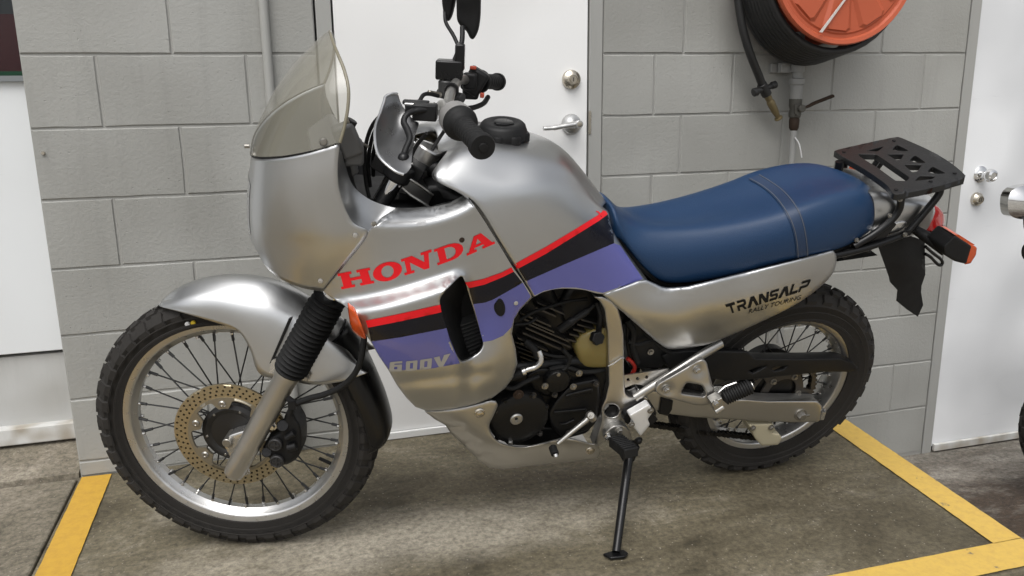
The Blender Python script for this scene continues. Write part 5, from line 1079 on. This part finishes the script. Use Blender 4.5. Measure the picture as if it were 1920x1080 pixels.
brk = obj('peg_bracket', sheet(rounded(pb, 6), lambda p: pbv(p)-.007*np.exp(-((p[:, 0]-1250)**2+(p[:, 1]-731)**2)/140)-.007*np.exp(-((p[:, 0]-1308)**2+(p[:, 1]-694)**2)/140), [rounded(ph, 5)], 5, .012, roll=(4, .004)), M_alum, bike, 40)
for q in ((1250, 731), (1308, 694)): obj('bracket_bolt', bolt(P(*q, .16), YL, .0075, .007), M_alum, brk)
p0_, p1_ = P(1352, 748, .195), P(1408, 724, .205); pd = p1_-p0_; Lp = pd.length; pr = [(0, 0)]
for k in range(11): h = Lp*(.1+.08*k); pr += [(.0175, h), (.0205, h+.0015), (.0205, h+.0045), (.0175, h+.006)]
pr += [(.0165, Lp), (.012, Lp+.001), (.011, Lp+.004), (0, Lp+.005)]
pg = obj('passenger_peg', lathe(pr, p0_, pd, 24), M_rub, bike, 40)
obj('peg_hinge', MB().add(box(P(1343, 754, .19), (.03, .03, .04), Matrix.Rotation(-.5, 3, 'Y'))).add(cyl(P(1356, 762, .2), P(1340, 772, .2), .010)), M_alum, pg, bevel=.003)
obj('hinge_bolt', bolt(P(1342, 756, .207), YL, .007, .007), M_alub, pg)
obj('peg_end', lathe([(0, 0), (.0125, 0), (.0125, .002), (0, .003)], p1_+pd.normalized()*.003, pd, 20), M_alum, pg)
obj('brake_rod', tube([P(1343, 740, .18), P(1360, 725, .18), P(1380, 718, .18), P(1384, 721, .18)], .0035, 8), M_alub, brk)
# swing arm
sa = [(1195, 728), (1260, 737), (1330, 750), (1400, 749), (1440, 752), (1533, 752), (1542, 762), (1536, 791), (1480, 792), (1400, 788), (1300, 782), (1255, 776), (1190, 755)]
sav = lambda p: np.full(len(p), .123)
swa = obj('swingarm', sheet(rounded(sa, 5), sav, (), 9, .035, roll=(4, .004)), M_silf, bike, 40)
obj('swingarm', ([Vector((v.co.x, -v.co.y+2*RC.y, v.co.z)) for v in swa.data.vertices], [tuple(reversed(p.vertices)) for p in swa.data.polygons]), M_silf, bike, 40)
obj('top_face', MB().add(prism([P(1383, 753, .122), P(1400, 750, .122), P(1440, 753, .122), P(1532, 754, .122), P(1532, 757, .122), P(1400, 755, .122)], (0, .035, .004))), M_alum, swa)
obj('axle_nut', MB().add(bolt(P(1501, 778, .1245), YL, .013, .014)).add(box(P(1512, 780, .128), (.02, .004, .006))), M_steel, swa)
obj('chain_adjuster', MB().add(box(P(1540, 776, .115), (.012, .02, .03))).add(cyl(P(1532, 772, .112), P(1546, 769, .112), .005)), M_alub, swa)
obj('arm_bracket', MB().add(sheet([(1240, 746), (1262, 752), (1260, 768), (1252, 780), (1236, 776)], .130, (), 6, .02, roll=(3, .004))), M_bpl, swa)
# chain, guide, guard
chn = []; CHV = .066
rcx, rcz = RC.x, RC.z; fcx, fcz = P(1165, 745, CHV).x, P(1165, 745, CHV).z
def chain_path():
    r1, r2 = .109, .035; n = 48; pts = []
    for k in range(n+1): a = -math.pi/2+math.pi*k/n; pts.append((rcx+r1*math.cos(a), rcz+r1*math.sin(a)))
    m_ = 40
    for k in range(1, m_): t = k/m_; pts.append((rcx+(fcx-rcx)*t, rcz+r1+(fcz+r2-rcz-r1)*t))
    for k in range(13): a = math.pi/2+math.pi*k/12; pts.append((fcx+r2*math.cos(a), fcz+r2*math.sin(a)))
    q0, q1 = P(1192, 791, CHV), P(1438, 822, CHV)
    for k in range(1, m_): t = k/m_; pts.append((q0.x+(q1.x-q0.x)*t, q0.z+(q1.z-q0.z)*t-.004*math.sin(math.pi*t)))
    return pts
cp_ = chain_path(); L_ = [0]
for a, b in zip(cp_, cp_[1:]+cp_[:1]): L_.append(L_[-1]+math.hypot(b[0]-a[0], b[1]-a[1]))
cx = np.array([p[0] for p in cp_]+[cp_[0][0]]); cz = np.array([p[1] for p in cp_]+[cp_[0][1]]); Ls = np.array(L_); nl = int(Ls[-1]/.0159)
for k in range(nl):
    s_ = Ls[-1]*k/nl; s2 = Ls[-1]*(k+1)/nl; a = Vector((np.interp(s_, Ls, cx), 0, np.interp(s_, Ls, cz))); b = Vector((np.interp(s2, Ls, cx), 0, np.interp(s2, Ls, cz))); d = (b-a).normalized(); nn = Vector((d.z, 0, -d.x)); w_ = .0105 if k % 2 else .0085
    for sgn in (1, -1):
        o_ = Vector((0, -CHV-sgn*w_*.8+0, 0))+Vector((0, RC.y*0, 0)); out = [a-d*.005+nn*.005, a-d*.005-nn*.005, a+d*.003-nn*.0072, a.lerp(b, .5)-nn*.0052, b-d*.003-nn*.0072, b+d*.005-nn*.005, b+d*.005+nn*.005, b-d*.003+nn*.0072, a.lerp(b, .5)+nn*.0052, a+d*.003+nn*.0072]
        v_, f_ = prism([q+o_ for q in out], (0, .002, 0)); n0_ = len(chn)
        chn.append((v_, f_))
    chn.append(cyl(a+Vector((0, -CHV-.008, 0)), a+Vector((0, -CHV+.008, 0)), .0045, 8))
cm = MB()
for c_ in chn: cm.add(c_)
obj('chain', cm, mat('oily_chain', (.035, .033, .030), .42, .7, .25), bike, 30, kind='stuff')
obj('chain_guide', MB().add(sheet(rounded([(1402, 796), (1450, 794), (1453, 806), (1446, 812), (1462, 814), (1466, 822), (1460, 834), (1428, 836), (1414, 820), (1408, 806)], 5), .118, (), 5, .06, roll=(4, .004))), mat('ivory_plastic', (.52, .47, .33), .5, var=.15), bike, 40)
for q in ((1412, 803), (1446, 802)): obj('guide_bolt', bolt(P(*q, .12), YL, .006, .005), M_steel, bike.children[-1] if False else swa)
cg = [(1241, 668), (1252, 661), (1290, 657), (1347, 658), (1402, 659), (1415, 672), (1493, 673), (1578, 672), (1600, 680), (1608, 688), (1606, 695), (1590, 697), (1546, 697), (1480, 704), (1415, 711), (1360, 714), (1300, 702), (1255, 692)]
cgv = tps([(1241, 668, .10), (1347, 658, .115), (1415, 675, .122), (1578, 672, .118), (1606, 690, .10), (1546, 697, .12), (1415, 711, .122), (1300, 700, .11), (1480, 690, .126)], 1e-3)
gh = [[(1403, 695), (1425, 687), (1437, 686), (1424, 694), (1412, 700)], [(1446, 692), (1458, 687), (1476, 686), (1470, 692), (1452, 696)]]
cgd = obj('chain_guard', sheet(cg, lambda p: cgv(p), gh, 7, .004, roll=(4, .004)), M_bpl, bike, 40)
obj('guard_top', patch([[P(x, y, v), P(x-8, y-9, v-.03), P(x-14, y-13, v-.055)] for x, y, v in ((1350, 662, .116), (1402, 666, .12), (1415, 673, .122), (1493, 674, .122), (1545, 673, .12), (1578, 673, .117), (1600, 681, .104))], 4, 4), M_bpl, cgd, 60)
# black inner fender, air box, shock
obj('inner_fender', MB().add(patch([[U(1.10+.0*k, s_*.075, w) for s_ in (1, .5, 0, -.5, -1)] if False else [U(u, s_*.085, w) for s_ in (1, .4, -.4, -1)] for k, (u, w) in enumerate(((1.07, .40), (1.08, .55), (1.12, .66), (1.22, .72), (1.36, .745), (1.52, .75), (1.66, .76)))], 5, 3)), M_bpl, bike, 60)
obj('air_box', MB().add(sheet(rounded([(1175, 585), (1200, 592), (1235, 640), (1262, 660), (1240, 690), (1180, 690), (1172, 640)], 6), .09, (), 8, .12, roll=(6, .008))).add(sheet(rounded([(1240, 660), (1290, 655), (1330, 660), (1300, 690), (1250, 690)], 5), .085, (), 8, .12)), M_bpl, bike, 40)
obj('air_box_bolt', bolt(P(1220, 660, .093), YL, .006, .006), M_steel, bike)
obj('battery_lead', tube(spline([P(1176, 672, .092), P(1186, 680, .094), P(1190, 690, .094), P(1184, 704, .092)], 5), .0055, 8), mat('red_cable', (.45, .02, .01), .5), bike)
obj('shock_absorber', MB().add(cyl(U(1.02, .02, .40), U(1.04, .02, .72), .03, 20)), M_bpl, bike)
for k, pts in enumerate(([(1176, 600, .095), (1188, 622, .10), (1186, 650, .10), (1196, 680, .098)], [(1200, 598, .095), (1212, 625, .098), (1236, 650, .10), (1262, 664, .10)], [(1178, 640, .10), (1196, 646, .104), (1222, 640, .102), (1240, 652, .1)])):
    obj('breather_hose', tube(spline([P(*q) for q in pts], 5), .0055 if k else .008, 8), M_rub, bike)
for pts, r_ in (([(975, 600, .118), (1000, 585, .118), (1030, 575, .112), (1060, 566, .10), (1100, 560, .09)], .0045), ([(1055, 655, .118), (1068, 672, .122), (1060, 690, .122), (1040, 700, .128)], .0055), ([(985, 648, .118), (1010, 660, .12), (1040, 668, .12), (1072, 668, .115)], .004), ([(940, 722, .135), (962, 728, .14), (985, 716, .138), (1010, 705, .13)], .006)):
    obj('engine_hose', tube(spline([P(*q) for q in pts], 5), r_, 8), M_rub, eng)
for q, v_ in (((1000, 741), .14), ((1012, 812), .14), ((932, 770), .14), ((938, 815), .14), ((1040, 740), .128), ((1100, 790), .142), ((1066, 812), .14), ((1118, 720), .142)): obj('engine_bolt', bolt(P(*q, v_), YL, .0055, .008), M_fin, eng)
# rider peg, side stand
sstd = obj('side_stand', tube([P(1180, 850, .17), U(.884, .378, .125)+(P(1180, 850, .17)-U(.884, .378, .125))*.02], [.0125, .0105], 16), M_bgl, bike, 60)
ft = U(.8845, .383, .117)
dnw = (BIKE_I.to_3x3() @ Vector((0, 0, 1)))
obj('stand_foot', prism([ft+BIKE_I.to_3x3() @ Vector(q) for q in ((-.032, .012, .004), (-.02, -.012, .004), (.016, -.016, .004), (.03, -.004, .004), (.026, .014, .004), (0, .018, .004))], dnw*.007), M_bgl, sstd, bevel=.002)
obj('stand_spring', tube([P(1172, 868, .18)+(P(1168, 905, .22)-P(1172, 868, .18))*(k/60)+Vector((.005*math.cos(k*1.2), .005*math.sin(k*1.2), 0)) for k in range(61)], .0013, 5), M_steel, sstd)
obj('stand_pivot', MB().add(box(P(1180, 845, .155), (.035, .03, .05), Matrix.Rotation(.2, 3, 'Y'))).add(bolt(P(1197, 826, .175), YL, .008, .009)), M_bpl, sstd, bevel=.004)
ssw = [(1179, 779), (1216, 758), (1220, 761), (1224, 773), (1214, 786), (1219, 796), (1201, 818), (1192, 806), (1186, 800), (1188, 792)]
obj('switch_cover', sheet(rounded(ssw, 4), .175, (), 5, .02, roll=(4, .004)), mat('white_zinc', (.80, .80, .79), .42, .45, .04), bike, 40)
for q in ((1220, 770), (1184, 797)): obj('cover_screw', bolt(P(*q, .177), YL, .006, .005), M_steel, swa)
obj('switch_body', MB().add(sheet(rounded([(1168, 776), (1200, 758), (1225, 760), (1232, 775), (1222, 790), (1190, 800), (1170, 792)], 6), .155, (), 7, .05, roll=(4, .005))).add(sheet(rounded([(1222, 775), (1234, 786), (1222, 797), (1214, 790)], 3), .170, (), 5, .03)), M_bpl, bike, 40)
pgb = obj('peg_mount', sheet(rounded([(1132, 812), (1148, 798), (1170, 796), (1182, 808), (1186, 826), (1176, 838), (1150, 836), (1134, 828)], 7), .155, (), 6, .03, roll=(5, .006)), M_alum, bike, 40)
obj('mount_bolt', bolt(P(1140, 819, .157), YL, .0075, .007), M_alub, pgb)
obj('mount_bolt', bolt(P(1162, 808, .157), YL, .0085, .006), M_alum, pgb)
r0_, r1_ = P(1154, 826, .165), P(1184, 850, .245); rd = r1_-r0_; Lr = rd.length; rM = Matrix((rd.normalized(), Vector((0, 0, 1)).cross(rd).normalized(), rd.normalized().cross(Vector((0, 0, 1)).cross(rd).normalized()))).transposed()
rp_ = MB().add(box(r0_+rd*.5, (Lr, .040, .026), rM))
for k in range(8): rp_.add(box(r0_+rd*(.08+.115*k)+rM @ Vector((0, 0, .014)), (Lr*.055, .040, .006), rM))
obj('rider_peg', rp_, M_rub, bike, bevel=.005)
# subframe rails and tail
rail = lambda pts, r_=.009: tube(spline([P(*q) for q in pts], 5), r_, 12)
pair('grab_rail', rail([(1480, 492, .135), (1570, 478, .135), (1640, 460, .13), (1698, 438, .12), (1702, 430, .12)], .0085), M_bgl, bike, smooth=60)
pair('rear_rail', rail([(1600, 462, .13), (1640, 438, .128), (1672, 412, .122), (1686, 392, .12), (1690, 370, .12)], .0095), M_bgl, bike, smooth=60)
pair('rack_strut', rail([(1700, 438, .12), (1728, 405, .118), (1758, 368, .115), (1764, 352, .112)], .0095), M_bgl, bike, smooth=60)
obj('rail_plate', sheet(rounded([(1575, 472), (1640, 448), (1672, 415), (1682, 420), (1660, 446), (1700, 432), (1700, 440), (1640, 466), (1580, 486)], 4), .125, (), 6, .005), M_bgl, bike, 40)
for q in ((1606, 450), (1668, 404), (1697, 440), (1688, 374)): obj('rail_bolt', bolt(P(*q, .132), YL, .004, .005), M_steel, bike)
tl_rows = [[U(1.55, 0, .93), P(1630, 362, .08), P(1640, 405, .105), P(1630, 440, .10)], [U(1.62, 0, .925), P(1660, 362, .085), P(1680, 405, .112), P(1690, 445, .10)], [U(1.72, 0, .915), P(1705, 372, .088), P(1715, 400, .108), P(1715, 440, .09)], [U(1.80, 0, .905), P(1740, 378, .085), P(1746, 400, .095), P(1735, 432, .08)], [U(1.84, 0, .89), P(1752, 388, .07), P(1752, 402, .075), P(1742, 425, .07)]]
tl_ = obj('tail_cowl', MB().add(patch(tl_rows, 6, 6, sym=True)).mirror(), M_sil, bike, 60); weld(tl_)
obj('tail_inset', sheet(curve2([(1640, 440), (1662, 424), (1690, 414), (1700, 418), (1690, 432), (1660, 443)], 4), .116, (), 6, .01, roll=(6, .006)), M_alub, bike, 60)
tll = obj('tail_light', sheet(curve2([(1734, 398), (1742, 388), (1754, 385), (1765, 394), (1771, 410), (1768, 426), (1760, 435), (1742, 434), (1733, 430), (1731, 414)], 3), tps([(1734, 398, .062), (1754, 385, .055), (1771, 410, .035), (1760, 435, .05), (1733, 430, .066), (1750, 410, .066)], 1e-3), (), 5, .10, roll=(6, .010)), M_redl, bike, 35)
obj('lamp_base', cyl(P(1745, 440, .04), P(1772, 436, .04), .02, 20), M_bpl, tll)
# rack plate
pA, pB, pC = U(1.593, -.11, .978), U(1.778, -.11, 1.0), U(1.595, .115, .978)
pn = (pB-pA).cross(pC-pA).normalized()
if pn.z < 0: pn = -pn
zr = lambda *q: [(1540+.352*a, 240+.352*b) for a, b in q]
rack_o = curve2(zr((70, 124), (85, 116), (240, 80), (385, 50), (420, 50), (470, 70), (560, 110), (660, 165), (735, 220), (768, 252)), 3, False)+curve2(zr((764, 268), (660, 300), (560, 325), (430, 350), (395, 352), (375, 340), (345, 300), (240, 225), (110, 150)), 3, False)
rack_h = [zr((238, 122), (335, 97), (300, 124)), zr((376, 116), (390, 100), (402, 88), (466, 120), (440, 124)), zr((350, 140), (440, 138), (426, 166), (398, 170)), zr((196, 138), (290, 140), (330, 165), (470, 262), (456, 281), (395, 280), (300, 210), (205, 152)), zr((466, 176), (480, 160), (500, 144), (556, 184), (530, 186)), zr((440, 195), (536, 196), (512, 230), (484, 236)), zr((560, 236), (592, 203), (662, 240), (630, 244)), zr((494, 282), (525, 255), (610, 256), (592, 270))]
Vr, Tr, lr = tri(rack_o, [rounded(h, 2.5, 2) for h in rack_h], 8)
rA = [on_plane(x, y, pA, pn) for x, y in Vr]; rB = [p-pn*.016 for p in rA]; k_ = len(rA); rF = list(Tr)+[tuple(i+k_ for i in reversed(f)) for f in Tr]
for l in lr:
    for i in range(len(l)): a, b = l[i], l[(i+1) % len(l)]; rF.append((a, b, b+k_, a+k_))
rck = obj('luggage_rack', (rA+rB, rF), mat('black_rack_plastic', (.012, .012, .012), .42, var=.2, bump=.3, bscale=220), bike, 30, bevel=.003)
for q in ((1582, 285), (1676, 264), (1790, 325), (1680, 356), (1745, 340)): obj('rack_bolt', lathe([(0, 0), (.005, 0), (.005, .002), (0, .002)], on_plane(*q, pA, pn), pn, 10), M_bpl, rck)
objs('rack_leg', (tube([on_plane(1650, 290, pA, pn)-pn*.01, P(1615, 345, -.08)], .008, 8), tube([on_plane(1576, 295, pA, pn)-pn*.012, on_plane(1576, 295, pA, pn)-pn*.05], .012, 8)), M_bgl, rck)
obj('far_indicator', MB().add(box(P(1603, 322, -.17), (.03, .03, .04))), M_amb, bike, bevel=.006)
# rear indicator, mud flap, plate hook
st0, st1 = P(1715, 430, .09), P(1775, 468, .17)
ri = obj('rear_indicator', tube([st0, st0.lerp(st1, .4), st1], [.012, .015, .019], 16), M_bpl, bike, 50)
ic = [(1772, 452), (1790, 440), (1800, 441), (1820, 458), (1816, 492), (1808, 495), (1776, 482)]
obj('indicator_body', sheet(rounded([(1768, 462), (1790, 441), (1822, 461), (1812, 495), (1790, 490), (1770, 478)], 4), .195, (), 5, .06, roll=(4, .006)), M_bpl, ri, 40)
il = obj('indicator_lens', MB().add(sheet(rounded([(1812, 455), (1824, 459), (1832, 464), (1830, 478), (1820, 494), (1808, 496), (1810, 480)], 3), .192, (), 5, .058, roll=(3, .004))).add(sheet([(1790, 440), (1798, 440), (1828, 459), (1818, 461)], .19, (), 5, .05)), M_amb, ri, 40)
flp = [(1646, 458), (1700, 440), (1734, 452), (1735, 515), (1728, 536), (1727, 548), (1731, 572), (1721, 594), (1700, 580), (1682, 565), (1684, 545), (1670, 530), (1668, 520)]
obj('rear_mudflap', sheet(flp, tps([(1646, 458, .06), (1734, 452, .03), (1735, 515, .03), (1721, 594, .03), (1682, 565, .05), (1668, 520, .06), (1700, 490, .065)], 1e-3), (), 7, .004), M_bpl, bike, 40)
obj('flap_far_side', sheet([(1700, 440), (1734, 452), (1735, 515), (1728, 536), (1700, 540), (1680, 500)], -.04, (), 7, .004), M_bpl, bike, 40)
obj('plate_hook', tube(spline([P(q[0], q[1], .04) for q in ((1735, 462), (1750, 475), (1764, 486), (1767, 494), (1760, 497), (1745, 482), (1735, 476))], 4), .0045, 8), M_bgl, bike, 60)
obj('rail_tab', tube([P(1620, 462, .12), P(1624, 470, .12), P(1630, 471, .12), P(1634, 462, .12)], .004, 8), M_bgl, bike, 60)
# ------------------------------------------------------------------ the next motorcycle, at the right edge of the view
mb2 = Matrix.Translation((2.60, 2.05, -.36))
b2 = empty('parked_motorcycle', mb2, None, 'second motorcycle with a chrome mirror just entering the frame at the right', 'motorcycle')
I2 = mb2.inverted()
def Q(px, py, y): r = cam_ray(px, py); return I2 @ (CAMP+r*(y/r.y))
mh = obj('mirror', sheet(curve2([(1887, 385), (1889, 368), (1899, 355), (1918, 348), (1945, 347), (1962, 358), (1968, 380), (1958, 400), (1935, 410), (1908, 410), (1893, 402)], 4), 0, (), 6, .03, to=lambda px, py, v: Q(px, py, 2.05)+Vector((0, -.035*max(0, 1-((px-1925)/42)**2-((py-380)/34)**2), 0)), roll=None), M_chrm, b2, 40)
obj('mirror_stalk', tube(spline([Q(1922, 406, 2.06), Q(1924, 430, 2.06), Q(1935, 470, 2.06)], 5), .006, 10), M_bpl, b2)
obj('hand_guard', lathe([(0, -.02), (.03, -.02), (.038, 0), (.03, .03), (0, .035)], Q(1938, 472, 2.05), (1, -.2, 0), 20), M_bpl, b2)
hb2 = Q(1945, 480, 2.05)
obj('handlebar', tube([hb2, hb2+Vector((.2, .1, .03)), hb2+Vector((.5, .25, .03))], .012, 12), M_chrm, b2)
wc = Q(2096, 712, 2.05); wc.z = .31
A2 = -.5; E2 = Vector((math.cos(A2), math.sin(A2), 0)); N2 = Vector((-math.sin(A2), math.cos(A2), 0)); wc = wc+Vector((.03, 0, 0)); Z_ = Vector((0, 0, 1))
RM = lambda c: Matrix.Translation(c) @ Matrix.Rotation(A2, 4, 'Z')
def wheel2(c, name):
    w_ = obj(name, tyre_mesh(.31, .055, .09, .215, 30, rrows, .007), M_tyre, b2, 30, M=RM(c))
    obj('rim', rim_mesh(.22, .04, .209), M_rim, w_, 40); obj('hub', lathe([(0, -.06), (.06, -.06), (.06, .06), (0, .06)], (0, 0, 0), YL, 24), M_hub, w_)
wheel2(wc, 'front_wheel'); wheel2(wc+E2*1.42, 'rear_wheel')
for s_ in (.085, -.085): obj('fork_leg', cyl(wc+N2*s_-E2*.02, wc+N2*s_+E2*.30+Z_*.62, .024, 20), M_slid, b2)
obj('headlight', lathe([(0, -.06), (.07, -.05), (.09, .0), (.088, .03), (.07, .04), (0, .046)], wc+E2*.20+Z_*.56, -E2, 32), M_chrm, b2)
tp = []
for t in np.linspace(0, 1, 9):
    c_ = wc+E2*(.36+.5*t)+Z_*(.60-.06*t); hw_ = .14*math.sin(math.pi*(.12+.8*t))**.7; hh_ = .13*math.sin(math.pi*(.18+.7*t))**.6
    tp.append([c_+N2*(hw_*math.cos(a_))+Z_*(hh_*math.sin(a_)) for a_ in np.linspace(0, 2*math.pi, 17)])
obj('fuel_tank', patch(tp, 3, 2), M_bgl, b2, 60)
sp2 = [[wc+E2*(.82+.62*t)+N2*x+Z_*(.50+.08*t*t-.35*x*x*3+(.0 if abs(x) < .13 else -.06)) for x in (-.14, -.12, -.06, 0, .06, .12, .14)] for t in (0, .25, .5, .75, 1)]
obj('seat', patch(sp2, 4, 4), M_rub, b2, 60)
obj('engine', MB().add(cyl(wc+E2*.62-N2*.16+Z_*.12, wc+E2*.62+N2*.16+Z_*.12, .14, 24)).add(box(wc+E2*.58+Z_*.30, (.2, .2, .26), Matrix.Rotation(A2, 3, 'Z'))), M_eng, b2, bevel=.01)
obj('front_fender', patch([[wc+E2*(-.335*math.cos(a_))+Z_*(.335*math.sin(a_))+N2*x for x in (-.06, -.03, 0, .03, .06)] for a_ in np.linspace(.5, 2.4, 8)], 3, 2), M_bgl, b2, 60)
